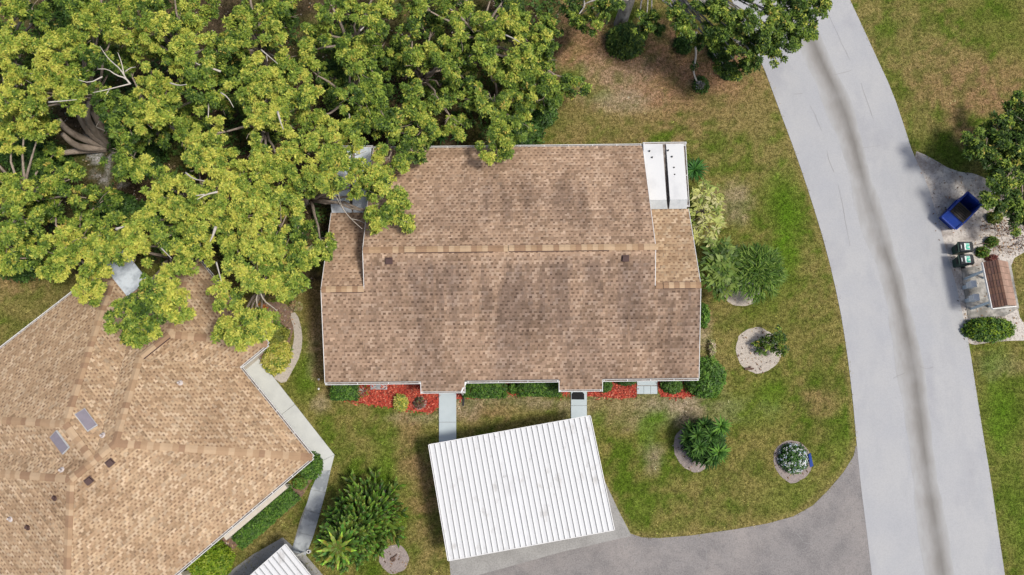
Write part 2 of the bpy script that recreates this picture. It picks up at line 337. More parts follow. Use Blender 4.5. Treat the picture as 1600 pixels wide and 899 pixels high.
# lawn colour: dry straw, brown thatch, living green - each where the photo has it
G_GREEN = np.array((.112, .178, .018)); G_BRIGHT = np.array((.105, .22, .010)); G_TAN = np.array((.30, .248, .095)); G_BROWN = np.array((.40, .235, .14)); G_LIT = np.array((.085, .062, .04)); G_PALE = np.array((.45, .36, .26))
BLOBS = [(1000, 115, 200, 100, 'b', 1), (890, 70, 70, 130, 'b', 1), (1110, 140, 95, 75, 'b', .95), (960, 120, 90, 40, 'p', .45), (1190, 210, 35, 90, 't', .8), (930, 190, 110, 30, 't', .8), (880, 140, 60, 50, 'g', .4), (940, 150, 25, 15, 'v', .6), (895, 120, 25, 20, 'v', .7), (870, 190, 40, 30, 't', .6),
         (965, 160, 50, 18, 'p', .6), (1500, 130, 110, 70, 'b', .85), (1430, 70, 110, 90, 't', .7), (1350, 300, 1, 1, 't', .1), (1140, 190, 90, 60, 't', .7), (1320, 700, 25, 80, 'v', .5), (1180, 480, 60, 40, 'g', .4), (1560, 40, 60, 60, 'g', .5), (1440, 190, 40, 50, 't', .6), (1480, 235, 50, 30, 'g', .6), (1550, 215, 60, 30, 'b', .6), (1360, 60, 20, 60, 't', .8),
         (1040, 638, 120, 26, 'p', 1), (800, 629, 95, 17, 'p', .95), (905, 640, 40, 14, 'p', .6), (650, 652, 50, 10, 'p', .5), (1105, 475, 14, 30, 'b', .8), (1100, 520, 12, 40, 'p', .8), (960, 640, 60, 25, 't', .7), (1022, 715, 18, 22, 'p', .7), (1030, 650, 25, 18, 'v', .9), (1010, 680, 14, 24, 'v', .7), (935, 655, 12, 12, 'v', .6), (1280, 625, 40, 25, 'b', .45), (1150, 320, 32, 40, 'p', .6), (1215, 250, 35, 40, 't', .6),
         (1120, 250, 40, 40, 't', .6), (1225, 330, 35, 70, 'v', .9), (1215, 420, 35, 50, 'v', .6), (1270, 430, 15, 60, 't', .35), (1165, 640, 60, 30, 'v', .5), (1205, 610, 25, 20, 'v', .6), (1110, 450, 20, 25, 't', .5), (1130, 500, 25, 60, 't', .6), (1115, 560, 20, 40, 't', .5),
         (610, 690, 30, 22, 'v', .7), (600, 735, 22, 30, 'v', .8), (630, 755, 30, 25, 'v', .5), (625, 815, 25, 20, 'v', .7), (570, 690, 50, 40, 't', .3), (640, 700, 25, 60, 'b', .5), (670, 780, 25, 80, 'b', .55), (660, 860, 25, 40, 't', .5), (490, 560, 30, 70, 'v', .45), (480, 600, 30, 30, 'v', .5), (500, 625, 30, 25, 't', .5),
         (1565, 640, 35, 70, 'v', .8), (1560, 570, 40, 22, 'p', .35), (1590, 800, 30, 90, 'v', .5), (1560, 560, 25, 25, 'v', .5), (800, 640, 90, 25, 't', .8), (760, 645, 50, 20, 'b', .5), (730, 635, 30, 20, 'p', .6), (850, 632, 40, 10, 'p', .5), (1000, 790, 22, 20, 'v', .6), (1100, 770, 120, 50, 't', .25), (1250, 780, 60, 30, 'v', .35),
         (496, 530, 12, 60, 'p', .55), (502, 630, 14, 16, 'p', .6), (60, 470, 90, 60, 't', .5), (20, 420, 60, 40, 'b', .7), (440, 835, 40, 20, 't', .5), (400, 860, 40, 30, 't', .6), (500, 480, 25, 60, 'b', .5), (505, 580, 14, 40, 'b', .6), (1595, 440, 20, 50, 't', .8)]
_BW = [(at(u, v), ru*PX, rv*PX*1.05, k, w) for u, v, ru, rv, k, w in BLOBS]
EDGE = ats(road_l)[3:-6]+ats([(1318, 738), (1295, 765), (1240, 807), (1150, 827), (1030, 841), (985, 834), (945, 752)])
def gcol(x, y):
    n1 = fbm(x, y, .22, 4); n2 = fbm(x+50, y-20, .8, 4); n3 = fbm(x-9, y+70, 2.6, 3)
    t = np.clip((n1*.45+n2*.45+n3*.45-.56)*4.2+.25, 0, 1)[:, None]
    c = G_GREEN*(1-t)+G_TAN*t*np.array((.9, .95, .8))
    warp = (n2-.5)*1.5; nn = n3
    for p, rx, ry, k, w in _BW:
        d = ((x-p.x)/rx)**2+((y-p.y)/ry)**2
        m = np.clip((1.25-np.sqrt(d)+warp+(nn-.5)*.9)*1.1, 0, 1)[:, None]*w
        cc = dict(b=G_BROWN, t=G_TAN, g=G_GREEN, v=G_BRIGHT, p=G_PALE)[k]
        c = c*(1-m)+cc*m
    sp = np.clip((fbm(x+200, y+30, 1.7, 3)-.56)*7, 0, 1)[:, None]*.5
    c = c*(1-sp)+G_GREEN*.8*sp
    ed = np.full(x.shape, 9.)
    for a_, b_ in zip(EDGE, EDGE[1:]):
        dx, dy = b_.x-a_.x, b_.y-a_.y; t_ = np.clip(((x-a_.x)*dx+(y-a_.y)*dy)/(dx*dx+dy*dy+1e-9), 0, 1); ed = np.minimum(ed, np.hypot(x-a_.x-t_*dx, y-a_.y-t_*dy))
    m = np.clip(1.15-ed/.3+(nn-.5)*.8, 0, 1)[:, None]*.75; c = c*(1-m)+np.array((.34, .27, .11))*m
    li = inpoly(x+(n2-.5)*2.2, y+(n3-.5)*1.6, P_litter)[:, None]*(.55+.45*np.clip((n2-.35)*4, 0, 1))[:, None]
    c = c*(1-li)+(G_LIT*(.7+.8*n3[:, None]))*li
    wp = at(178, 226); d = np.sqrt(((x-wp.x)/1.6)**2+((y-wp.y)/2.0)**2); m = np.clip((1.1-d+(n3-.5)*2)*1.5, 0, 1)[:, None]*np.clip((n3[:, None]-.4)*6, 0, 1)
    c = c*(1-m)+np.array((.42, .41, .42))*m
    return c
xs = np.arange(-44, 44.01, .3); ys = np.arange(-14, 46.01, .3)
xs = np.concatenate([[-600, -160, -90, -60, -48], xs, [48, 60, 90, 160, 600]]); ys = np.concatenate([[-600, -120, -60, -30, -18], ys, [50, 64, 90, 160, 600]])
gx, gy = np.meshgrid(xs, ys); gx = gx.ravel(); gy = gy.ravel(); nx, ny = len(xs), len(ys)
ii = (np.arange(ny-1)[:, None]*nx+np.arange(nx-1)[None]).ravel()
gc_ = gcol(gx, gy); gc_[(np.abs(gx) > 46) | (gy < -15) | (gy > 48)] = (.165, .185, .04)
g = npmesh("ground", np.stack([gx, gy, gx*0], 1), np.stack([ii, ii+1, ii+nx+1, ii+nx], 1), gc_, M_ground); struct(g)
def sheet(name, poly, z, m, edge=.03): return struct(MB().prism(poly, z-edge-.02, z).build(name, m))
road = sheet("road", P_road, .020, M_conc)
sheet("parking_lot", P_asph, .012, M_asph); sheet("carport_apron", P_apron, .018, M_apron)
# stained valley gutter down the road, as a worn strip
gl = [(1020, -600), (1118, -320), (1172, -160), (1232, -20), (1262, 50), (1280, 95), (1297, 130), (1312, 165), (1326, 205), (1335, 235), (1346, 280), (1362, 335), (1378, 385), (1394, 430), (1404, 475), (1416, 530), (1425, 580), (1434, 640), (1441, 700), (1449, 760), (1458, 820), (1468, 880), (1478, 960), (1490, 1060), (1560, 1480)]
gl = smooth_poly(ats(gl), 2, False); mb = MB(); rows = []
for i, p in enumerate(gl):
    d = (gl[min(i+1, len(gl)-1)]-gl[max(i-1, 0)]).normalized(); n = Vector((-d.y, d.x, 0)); w = .55*(1+.6*(float(fbm(np.array(p.y*.5), np.array(3.), 1., 3))-.5))
    rows.append([p-n*w*1.5+Vector((0, 0, .0245)), p-n*w*.65+Vector((0, 0, .026)), p-n*w*.2+Vector((0, 0, .0265)), p+n*w*.2+Vector((0, 0, .0265)), p+n*w*.65+Vector((0, 0, .026)), p+n*w*1.2+Vector((0, 0, .0245))])
V = np.array([v for r in rows for v in r]); k = 6; n = len(rows)
ii = (np.arange(n-1)[:, None]*k+np.arange(k-1)[None]).ravel()
cc = np.tile(np.array([(.42, .425, .43), (.35, .345, .338), (.275, .268, .258), (.235, .228, .218), (.32, .315, .305), (.42, .425, .43)]), (n, 1))
kk = np.repeat(.45+.75*np.clip(fbm(np.arange(n)*.35, np.zeros(n), 1., 3)*1.4-.2, 0, 1), 6)[:, None]
kk = np.minimum(kk*1.25, 1.1); cc = np.array((.42, .425, .43))*(1-kk)+cc*kk
o = npmesh("worn_gutter_line", V, np.stack([ii, ii+1, ii+k+1, ii+k], 1)[:, ::-1], np.clip(cc, .1, .6), M_stain, road); stuff(o)
mb = MB()                                                  # cracks in the concrete
def crack(pts, w=.018, z=.0275):
    q = smooth_poly(ats(pts), 1, False)
    q = [p+Vector((random.uniform(-1, 1), random.uniform(-1, 1), 0))*.03 for p in q]
    for a, b in zip(q, q[1:]):
        d = (b-a).normalized(); n = Vector((-d.y, d.x, 0))*w*random.uniform(.4, 1)
        mb.face([(a-n)+Vector((0, 0, z)), (b-n)+Vector((0, 0, z)), (b+n)+Vector((0, 0, z)), (a+n)+Vector((0, 0, z))])
for c in ([(1290, 12), (1305, 45), (1318, 75), (1328, 95)], [(1345, 130), (1352, 150), (1358, 168), (1364, 186)], [(1298, 119), (1315, 115), (1330, 110)], [(1265, 165), (1275, 185), (1284, 205)], [(1348, 232), (1362, 230), (1376, 228)], [(1292, 236), (1296, 255), (1303, 270)], [(1310, 290), (1316, 315), (1320, 340), (1325, 365), (1328, 385)],
          [(1430, 566), (1438, 574), (1450, 577), (1458, 573)], [(1395, 592), (1405, 586), (1414, 583)], [(1240, 147), (1253, 147)]): crack(c, .012)
for c in ([(1238, 826), (1262, 856), (1290, 836), (1310, 820), (1350, 812)], [(1246, 834), (1256, 848)], [(1262, 856), (1230, 870), (1200, 890)], [(1100, 845), (1105, 870), (1098, 895)], [(985, 838), (975, 860)]): crack(c, .014, .016)
o = mb.build("crack", M_crack, road); stuff(o)
# foot paths with their slabs
def paver(poly_px, name, m, parent, z0=0, z1=.05, gap=.012):
    p = ats(poly_px); c = sum(p, Vector())/len(p)
    q = [v+(c-v).normalized()*gap for v in p]
    return MB().prism(q, z0, z1).build(name, m, parent)
sheet('mulch_bed', ats([(366, 578), (379, 577), (498, 722), (489, 726)]), .02, M_duff)
base = struct(MB().prism(P_path, -.03, .015).build("footpath", M_apron))
L_ = [(380, 577), (438, 650), (498, 723), (499, 737), (486, 765), (477, 797), (466, 832), (455, 862)]
R__ = [(400, 555), (461, 632), (523, 711), (517, 735), (509, 770), (500, 803), (490, 838), (478, 868)]
for i in range(7): paver([L_[i], R__[i], R__[i+1], L_[i+1]], "slab", M_path if i < 3 else M_pathd, base, 0, .06+.004*(i % 2))
b1 = struct(MB().prism(P_walk1, -.03, .015).build("front_walk", M_apron))
for y0, y1 in ((606, 660), (660, 700)): paver([(686, y0), (713, y0), (713, y1), (686, y1)], "slab", M_paint, b1, 0, .07)
b2 = struct(MB().prism(P_walk2, -.03, .015).build("front_walk", M_apron))
for y0, y1 in ((606, 634), (634, 664)): paver([(892, y0), (917, y0), (917, y1), (892, y1)], "slab", M_paint, b2, 0, .07)
for (y0, y1, a) in ((606, 640, 888), (606, 640, 917)): pass
b3 = struct(MB().prism(P_pad, -.03, .015).build("patio", M_apron))
paver([(995, 585), (1027, 585), (1027, 602.5), (995, 602.5)], "slab", M_paint, b3, 0, .10)
for x in (995, 1005.7, 1016.4): paver([(x, 603.5), (x+10.6, 603.5), (x+10.6, 616), (x, 616)], "slab", M_paint, b3, 0, .06)
b4 = struct(MB().prism(ats([(579, 590), (605, 590), (605, 609), (579, 609)]), -.03, .05).build("equipment_pad", M_pathd))
for nm, pl, m in (("mulch_bed", P_bed1, M_mulch), ("mulch_bed", P_bed2, M_mulch), ("mulch_bed", P_bed3, M_mulch), ("mulch_bed", P_bed4, M_mulch), ("mulch_bed", P_bed5, M_duff), ("mulch_bed", P_bed6, M_duff)):
    sheet(nm, pl, .012, m)
sheet("gravel_strip", P_peb, .016, M_ring); sheet("sand_patch", P_sand, .008, M_sand)
sheet("kiosk_slab", P_slab, .04, mat("kiosk_slab_concrete", (.44, .42, .38), .9, layers=[(1.1, 6, .42, .55, (.17, .165, .15), .85, I1, "MIX"), (8, 4, .45, .65, (.7, .7, .7), .6, I1, "MULTIPLY")]))
for pl, k in RINGS: sheet("planting_ring", pl, .014, M_ring if k == 'ring' else M_gring)

# red chips, litter, grass tufts (uncountable)
def scatter(polys, per_m2):
    pts = []
    for poly in polys:
        px = [p[0] for p in poly]; py = [p[1] for p in poly]; A = (max(px)-min(px))*(max(py)-min(py))
        n = int(A*per_m2); x = rng.uniform(min(px), max(px), n); y = rng.uniform(min(py), max(py), n)
        k = inpoly(x, y, poly); pts.append(np.stack([x[k], y[k]], 1))
    return np.concatenate(pts)
def flakes(name, xy, L, wr, cols, z=.02, tilt=.35, m=None):
    n = len(xy); a = rng.random(n)*6.283; D = np.stack([np.cos(a), np.sin(a), rng.normal(0, tilt, n)], 1); D /= np.linalg.norm(D, axis=1, keepdims=True)
    LL = L*rng.uniform(.5, 1.4, n); P = np.concatenate([xy, np.full((n, 1), z)+rng.random((n, 1))*.03], 1)
    V, Fq = leaf_arrays(P, D, LL, LL*wr, .05)
    c = np.array(cols)[rng.integers(0, len(cols), n)]*(.7+.6*rng.random((n, 1)))
    return stuff(npmesh(name, V, Fq, np.repeat(c, 4, 0), m))
flakes("mulch_chips", (lambda q: q+rng.normal(0, .07, q.shape))(scatter([P_bed1, P_bed2, P_bed3, P_bed4], 330)), .14, .4, [(.52, .075, .045), (.40, .045, .03), (.60, .14, .08), (.26, .035, .025), (.55, .2, .13), (.16, .03, .025), (.5, .1, .06)], m=M_chip)
flakes("leaf_litter", np.concatenate([scatter([P_litter], 9), scatter([P_bed5, P_bed6], 30), scatter([smooth_poly(ats([(1540, 300), (1600, 330), (1600, 400), (1560, 405), (1525, 350), (1545, 330)]), 1)], 60), scatter([P_sand], 10), scatter([r[0] for r in RINGS], 18)]), .13, .45, [(.30, .17, .09), (.2, .12, .07), (.42, .3, .18), (.12, .08, .05), (.45, .4, .34)], m=M_litter)
n = 70000
tx = rng.uniform(-33.5, 34, n); ty = rng.uniform(-7, 31, n)
uu = 800+F*tx/((CAM_H)*math.cos(TH)+ty*math.sin(TH))
keep = (uu > -40) & (uu < 1640)
jx, jy = tx+rng.normal(0, .07, n), ty+rng.normal(0, .07, n)
for pl in PAVED: keep &= ~inpoly(jx, jy, pl)
keep &= rng.random(n) < np.where(inpoly(tx, ty, P_litter), .25, 1)
tx, ty = tx[keep], ty[keep]; n = len(tx); nb = 5
gc = gcol(tx, ty)*np.exp(.38*rng.normal(0, 1, (n, 1)))*.95
bx = np.repeat(tx, nb)+rng.normal(0, .05, n*nb); by = np.repeat(ty, nb)+rng.normal(0, .05, n*nb)
a = rng.random(n*nb)*6.283; h = rng.uniform(.025, .075, n*nb); ln = rng.uniform(.03, .12, n*nb); w = rng.uniform(.01, .022, n*nb)
b0 = np.stack([bx-np.sin(a)*w, by+np.cos(a)*w, np.zeros(n*nb)], 1); b1_ = np.stack([bx+np.sin(a)*w, by-np.cos(a)*w, np.zeros(n*nb)], 1)
tp = np.stack([bx+np.cos(a)*ln, by+np.sin(a)*ln, h], 1)
V = np.stack([b0, b1_, tp], 1).reshape(-1, 3)
stuff(npmesh("grass_tufts", V, np.arange(len(V)).reshape(-1, 3), np.clip(np.repeat(np.repeat(gc, nb, 0)*(1+.12*rng.normal(0, 1, (n*nb, 1))), 3, 0), .01, .8), M_tuft, nper=3))

# ------------------------------------------------------------------ roofs
PITCH, ZE = .37466, 2.5
def spans(poly, t):
    xs_ = []
    n = len(poly)
    for i in range(n):
        (s1, t1), (s2, t2) = poly[i-1], poly[i]
        if (t1 > t) != (t2 > t): xs_.append(s1+(s2-s1)*(t-t1)/(t2-t1))
    xs_.sort(); return list(zip(xs_[::2], xs_[1::2]))
CLEAN = [(.53, .385, .245), (.49, .345, .215), (.46, .32, .20), (.41, .28, .17), (.57, .43, .29)]
DARKT = [(.285, .185, .113), (.24, .155, .10), (.315, .21, .127), (.36, .24, .15)]
OLD = [(.51, .355, .245), (.475, .325, .222), (.44, .30, .203), (.555, .40, .285), (.40, .272, .183)]
OLDD = [(.25, .165, .11), (.21, .138, .094), (.28, .19, .125), (.33, .23, .15)]
def shingle_plane(mb, pts3, lightc, darkc, e=.19, w=.27, xmin=-34, stain=None):
    """courses of tabs on a planar polygon (world points)"""
    pts3 = [Vector(p) for p in pts3]
    nrm = Vector((0, 0, 0))
    for i in range(len(pts3)):
        a, b = pts3[i-1], pts3[i]; nrm += Vector(((a.y-b.y)*(a.z+b.z), (a.z-b.z)*(a.x+b.x), (a.x-b.x)*(a.y+b.y)))
    nrm.normalize()
    if nrm.z < 0: nrm = -nrm
    sx = Vector((0, 0, 1)).cross(nrm).normalized(); tx_ = nrm.cross(sx)
    o = min(pts3, key=lambda p: p.dot(tx_))
    pl = [((p-o).dot(sx), (p-o).dot(tx_)) for p in pts3]; T = max(t for s, t in pl); e_ = e/math.cos(math.atan(PITCH))
    W3 = lambda s, t, h: o+sx*s+tx_*t+nrm*h
    nrow = int(T/e_)+1
    for r in range(nrow):
        t0 = r*e_; t1 = min(t0+e_, T)
        if t1-t0 < .02: continue
        A = spans(pl, t0+.002); B = spans(pl, t1-.002)
        if len(A) != len(B): A = B = spans(pl, (t0+t1)/2)
        rt = random.gauss(0, .045); ro = random.gauss(0, .09)
        for (a0, a1), (b0, b1) in zip(A, B):
            lo, hi = min(a0, b0), max(a1, b1)
            q0 = math.floor(lo/w)-1; q1 = math.ceil(hi/w)+1
            for q in range(q0, q1):
                s0 = (q+.5*(r % 2)+ro)*w+random.uniform(-.012, .012)
                lc = random.choice(lightc); dc = random.choice(darkc)
                if random.random() < .07: lc = tuple(x*.78 for x in lc)
                if random.random() < .34: dc = tuple(x*.75 for x in random.choice(lightc))
                f = 1+rt+random.gauss(0, .06)
                cut = w*random.uniform(.42, .60); tm = t0+(t1-t0)*random.uniform(.38, .6); mf = (tm-t0)/(t1-t0)
                m0, m1 = a0+(b0-a0)*mf, a1+(b1-a1)*mf; hm = .016-.009*mf
                for (u0, u1, ta, tb, l0, l1, k0, k1_, c, ha, hb, lip) in ((s0+.003, s0+cut, t0, t1, a0, a1, b0, b1, lc, .016, .007, 1), (s0+cut, s0+w, t0, tm, a0, a1, m0, m1, dc, .011, hm-.003, 1), (s0+cut, s0+w+.003, tm, t1, m0, m1, b0, b1, lc, hm, .007, 0)):
                    x0, x1 = max(u0, l0), min(u1, l1); y0, y1 = max(u0, k0), min(u1, k1_)
                    if x1-x0 <= .003 and y1-y0 <= .003: continue
                    x1 = max(x0, x1); y1 = max(y0, y1)
                    p = W3(x0, ta, ha)
                    if p.x < xmin: continue
                    g_ = stain(p) if stain else 0
                    col = tuple(max(.02, v*f*(1-g_*k_)) for v, k_ in zip(c, (.47, .46, .41)))
                    mb.face([p, W3(x1, ta, ha), W3(y1, tb, hb), W3(y0, tb, hb)], col)
                    if lip: mb.face([W3(x0, ta-.004, .001), W3(x1, ta-.004, .001), W3(x1, ta, ha), p], tuple(v*.8 for v in col))
def deck_plane(mb, pts3, th=.10):
    pts3 = [Vector(p) for p in pts3]; z = Vector((0, 0, -th))
    a = sum(pts3[i-1].x*pts3[i].y-pts3[i].x*pts3[i-1].y for i in range(len(pts3)))
    if a < 0: pts3 = pts3[::-1]
    mb.hexa([p+z for p in pts3], pts3)
def caps(parent, p, q, lift=.02, step=.29, half=.17, seg=None, slope=None, names="ridge_cap"):
    """folded cap shingles, one object each, along a ridge or hip from low end p to high end q"""
    p, q = Vector(p), Vector(q); d = q-p; n = max(1, int(round(d.length/step))); st = d.length/n; d.normalize()
    side = d.cross(Vector((0, 0, 1))).normalized(); up = side.cross(d)
    sl = PITCH*.72 if slope is None else slope
    meshes = []
    for m in M_caps:
        mb = MB(); L = st*1.12; t = .014
        for sg in (1, -1):
            b = [(0, 0, 0), (L, 0, 0), (L, sg*half, -half*sl), (0, sg*half, -half*sl)]
            if sg < 0: b = b[::-1]
            rise = lambda v: (v[0], v[1], v[2]+t+(.016 if v[0] == 0 else 0))
            mb.hexa([(x, y, z) for x, y, z in b], [rise(v) for v in b])
        me_o = mb.build(names, m); meshes.append(me_o.data); bpy.data.objects.remove(me_o)
    run = 0; k = 0
    for i in range(n):
        if run == 0: k = random.choice([j for j in (0, 1, 1, 2) if j != k]); run = random.choice((1, 1, 1, 2))
        run -= 1
        o = bpy.data.objects.new(names, meshes[k]); C.objects.link(o); o.parent = parent
        c = p+d*(i*st)+Vector((0, 0, lift))-off(parent)
        M = Matrix.Identity(4); M.col[0][:3] = d; M.col[1][:3] = side*-1; M.col[2][:3] = up; M.col[3][:3] = c
        o.matrix_local = M
def gutter(parent, p, q, out, w=.12, h=.11):
    """open U channel with grime in it; out = outward horizontal direction"""
    p, q, n = Vector(p), Vector(q), Vector(out).normalized(); mb = MB()
    mb.beam(p+n*(w-.012), q+n*(w-.012), .025, h); mb.beam(p+n*(w/2)-Vector((0, 0, h/2-.012)), q+n*(w/2)-Vector((0, 0, h/2-.012)), w-.05, .02, m=1)
    mb.beam(p+n*.008-Vector((0, 0, .02)), q+n*.008-Vector((0, 0, .02)), .016, h+.05)
    L = (q-p).length; k = max(1, int(L/1.3)); d = (q-p).normalized()
    for i in range(k+1):
        c = p+d*(.08+(L-.16)*i/k)+Vector((0, 0, h/2-.015)); mb.beam(c+n*.017, c+n*(w-.026), .03, .012)
    for c in (p+d*.011, q-d*.011): mb.beam(c+n*.018, c+n*(w-.026), .02, h*.9)
    return mb.build("gutter", [M_white, M_gutin], parent)

# ------------------------------------------------------------------ house 1 (the long tan duplex)
A1 = .01776; c1, s1 = math.cos(A1), math.sin(A1)
def H1(x, y, z): return Vector((c1*x-s1*y, s1*x+c1*y, z))
def H1i(p): return (c1*p.x+s1*p.y, -s1*p.x+c1*p.y)
xL, xR, a1, a2, yS, yw, yr, y5 = -10.016, 10.263, -7.718, 7.821, 4.977, 9.767, 11.721, 14.605
zw = ZE+PITCH*(yw-yS); zr = ZE+PITCH*(yr-yS); yN = yr+(zr-ZE)/PITCH; z5 = zw-PITCH*(y5-yw)
zs = lambda y: ZE+PITCH*(y-yS); zn = lambda y: zr-PITCH*(y-yr); zwn = lambda y: zw-PITCH*(y-yw)
house1 = thing("duplex_house", H1(0, 11, 0), "long low tan-shingled duplex house with two stub porch roofs and white corner lanai roof", "house")
px1, px2 = H1i(at(658, 606, ZE-.1))[0], H1i(at(726, 606, ZE-.1))[0]; px3, px4 = H1i(at(874, 603, ZE-.1))[0], H1i(at(941, 603, ZE-.1))[0]; yP = yS-.52
southP = [(xL, yS), (px1, yS), (px1, yP), (px2, yP), (px2, yS), (px3, yS), (px3, yP), (px4, yP), (px4, yS), (xR, yS), (xR, yw), (a2, yw), (a2, yr), (a1, yr), (a1, yw), (xL, yw)]
south = [H1(x, y, zs(y)) for x, y in southP]
north = [H1(a1, yr, zr), H1(a2, yr, zr), H1(a2, yN, ZE), H1(a1, yN, ZE)]
wingL = [H1(xL, yw, zw), H1(a1, yw, zw), H1(a1, y5, z5), H1(xL, y5, z5)]; wingR = [H1(a2, yw, zw), H1(xR, yw, zw), H1(xR, y5, z5), H1(a2, y5, z5)]
mb = MB()
for pl in (south, north, wingL, wingR): deck_plane(mb, pl)
roof1 = mb.build("roof", M_deck, house1)
mb = MB()
def nz_(x, y): return float(vnoise(np.array(x), np.array(y)))
def algae_s(p):
    """grey algae: streaks that run down the slope, strongest below the ridge"""
    x, y = H1i(p); d = yr-y
    a_ = .55*nz_(x*2.1+40, y*.30)+.45*nz_(x*5.5, y*.55+9); b_ = nz_(x*.45+7, y*.35+3)
    k_ = max(0, min(1, (d-.2)/.9))*(1-.45*max(0, min(1, (d-2.5)/3)))*(.35+.65*max(0, min(1, (x-a1-1.2)/2)))
    return min(1, .30*max(0, min(1, (d-.1)/.8))+.85*max(0, min(1, (a_*.7+b_*.6-.42)*2.2))*k_)
def algae_n(p):
    x, y = H1i(p); d = y-yr
    a_ = .5*nz_(x*1.7+11, y*.35)+.5*nz_(x*4.5, y*.7+9); b_ = nz_(x*.4+27, y*.4+3)
    return .8*max(0, min(1, (a_*.6+b_*.8-.52)*2.2))*max(0, min(1, (d-.5)/1.2))*max(.15, min(1, (x-a1-2)/5))*max(.2, 1-max(0, d-4.5)/2)
for pl, L__, D__, st_ in ((south, OLD, OLDD, algae_s), (north, OLD, OLDD, algae_n), (wingL, OLD, OLDD, None)): shingle_plane(mb, pl, L__, D__, stain=st_)
stuff(mb.build("shingle_field", M_shing, roof1, attr=True))
mb = MB(); shingle_plane(mb, wingR, CLEAN, DARKT); stuff(mb.build("shingle_field", M_shing2, roof1, attr=True))
def xl1(u, v, z): return H1i(at(u, v, z))[0]
xv = [a1, xl1(632, 391, zr), xl1(771, 390, zr), xl1(795, 390, zr), xl1(952, 387, zr), a2]
for i, (q0, q1) in enumerate(zip(xv, xv[1:])):
    lift = .075 if i in (1, 3) else .02
    if i in (1, 3): MB().beam(H1(q0+.01, yr, zr-.03), H1(q1-.01, yr, zr-.03), .40, .03).build("ridge_vent", M_vent, roof1)
    caps(roof1, H1(q0, yr, zr), H1(q1, yr, zr), lift, .30, .17, slope=PITCH)
for x0_, x1_, lift in ((xL, xL+.5, .02), (xL+.5, a1-.05, .06), (a2+.05, a2+.45, .02), (a2+.45, xR-.28, .06), (xR-.28, xR, .02)):
    if lift > .05: MB().beam(H1(x0_, yw, zw-.03), H1(x1_, yw, zw-.03), .40, .03).build("ridge_vent", M_vent, roof1)
    caps(roof1, H1(x0_, yw, zw), H1(x1_, yw, zw), lift, .30, .17, slope=PITCH)
def roof_vent(parent, c, rz, pitch_dir):
    """low box vent: base flange and hood lying on the slope"""
    up = Vector((0, 0, 1)); d = Vector(pitch_dir)
    nrm = (up-d*PITCH).normalized(); sx = d.cross(nrm).normalized(); ty_ = nrm.cross(sx)
    M = Matrix.Identity(4); M.col[0][:3] = sx; M.col[1][:3] = ty_; M.col[2][:3] = nrm; M.col[3][:3] = Vector(c)
    mb = MB(); mb.box(0, (.40, .36, .02), M=M @ Matrix.Translation((0, 0, .03))); 
    b = [M @ Vector(p) for p in ((-.15, -.13, .04), (.15, -.13, .04), (.15, .13, .04), (-.15, .13, .04))]; t = [M @ Vector(p) for p in ((-.17, -.15, .16), (.17, -.15, .16), (.15, .12, .20), (-.15, .12, .20))]
    mb.hexa(b, t); mb.box(0, (.22, .05, .05), M=M @ Matrix.Translation((0, -.155, .10)))
    return mb.build("roof_vent", M_vent, parent)
for u, v in ((608, 408), (977, 404)):
    q = at(u, v, zr-.25); x, y = H1i(q); roof_vent(roof1, H1(x, y, zs(y)), 0, (0, 1, 0))
# walls, gable ends, gutters, trim
ov = .45; mb = MB(); yNw = yN-.35
wallp = [(xL+.25, yS+ov), (xR-.25, yS+ov), (xR-.25, yNw), (xL+.25, yNw)]
for (p, q) in zip(wallp, wallp[1:]+wallp[:1]): 
    P, Q = H1(*p, 1.19), H1(*q, 1.19); d = (Q-P).normalized()*.1; mb.beam(P+d, Q-d, .2, 2.38)
for xx in (a1+.12, a2-.12):                            # gable triangles standing over the wings
    A = [H1(xx, yw, zw-.05), H1(xx, y5, z5-.1), H1(xx, yN-.1, ZE-.1), H1(xx, yr, zr-.1)]
    mb.hexa([p+Vector((-.05, 0, 0)) for p in A], [p+Vector((.05, 0, 0)) for p in A])
for xx in (xL+.3, xR-.3):
    A = [H1(xx, yS+.3, ZE-.15), H1(xx, y5-.1, z5-.12), H1(xx, yw, zw-.12)]; mb.hexa([p+Vector((-.05, 0, 0)) for p in A], [p+Vector((.05, 0, 0)) for p in A])
wall1 = mb.build("wall", M_stucco, house1)
for wx in (-8.6, -6.4, -2.2, 1.6, 5.0, 8.8):
    fr = MB().box(H1(wx, yS+ov-.11, 1.45), (1.3, .05, 1.2), A1).build("window", M_white, wall1)
for wx in (-3.8, 3.9): MB().box(H1(wx, yS+ov-.11, 1.05), (.95, .05, 2.05), A1).build("door", M_white, wall1)
for p, q in ((H1(xL-.015, yS, ZE-.05), H1(xL-.015, yw, zw-.05)), (H1(xL-.015, yw, zw-.05), H1(xL-.015, y5, z5-.05)), (H1(xR+.015, yS, ZE-.05), H1(xR+.015, yw, zw-.05)), (H1(xR+.015, yw, zw-.05), H1(xR+.015, y5, z5-.05)),
             (H1(a1-.015, yw+.02, zs(yw)-.06), H1(a1-.015, yr, zr-.06)), (H1(a1-.015, yr, zr-.06), H1(a1-.015, yN, ZE-.06)), (H1(a2+.015, yw+.02, zs(yw)-.06), H1(a2+.015, yr, zr-.06)), (H1(a2+.015, yr, zr-.06), H1(a2+.015, yN, ZE-.06))): MB().beam(p, q, .028, .15).build("rake_board", M_white, house1)
fs = Vector((0, 0, -.05)); so_ = H1(0, -1, 0); no_ = H1(0, 1, 0)
for x0_, x1_, y in ((xL, px1-.02, yS), (px2+.14, px3-.02, yS), (px4+.02, xR, yS)): gutter(house1, H1(x0_, y-.002, ZE)+fs, H1(x1_, y-.002, ZE)+fs, so_)
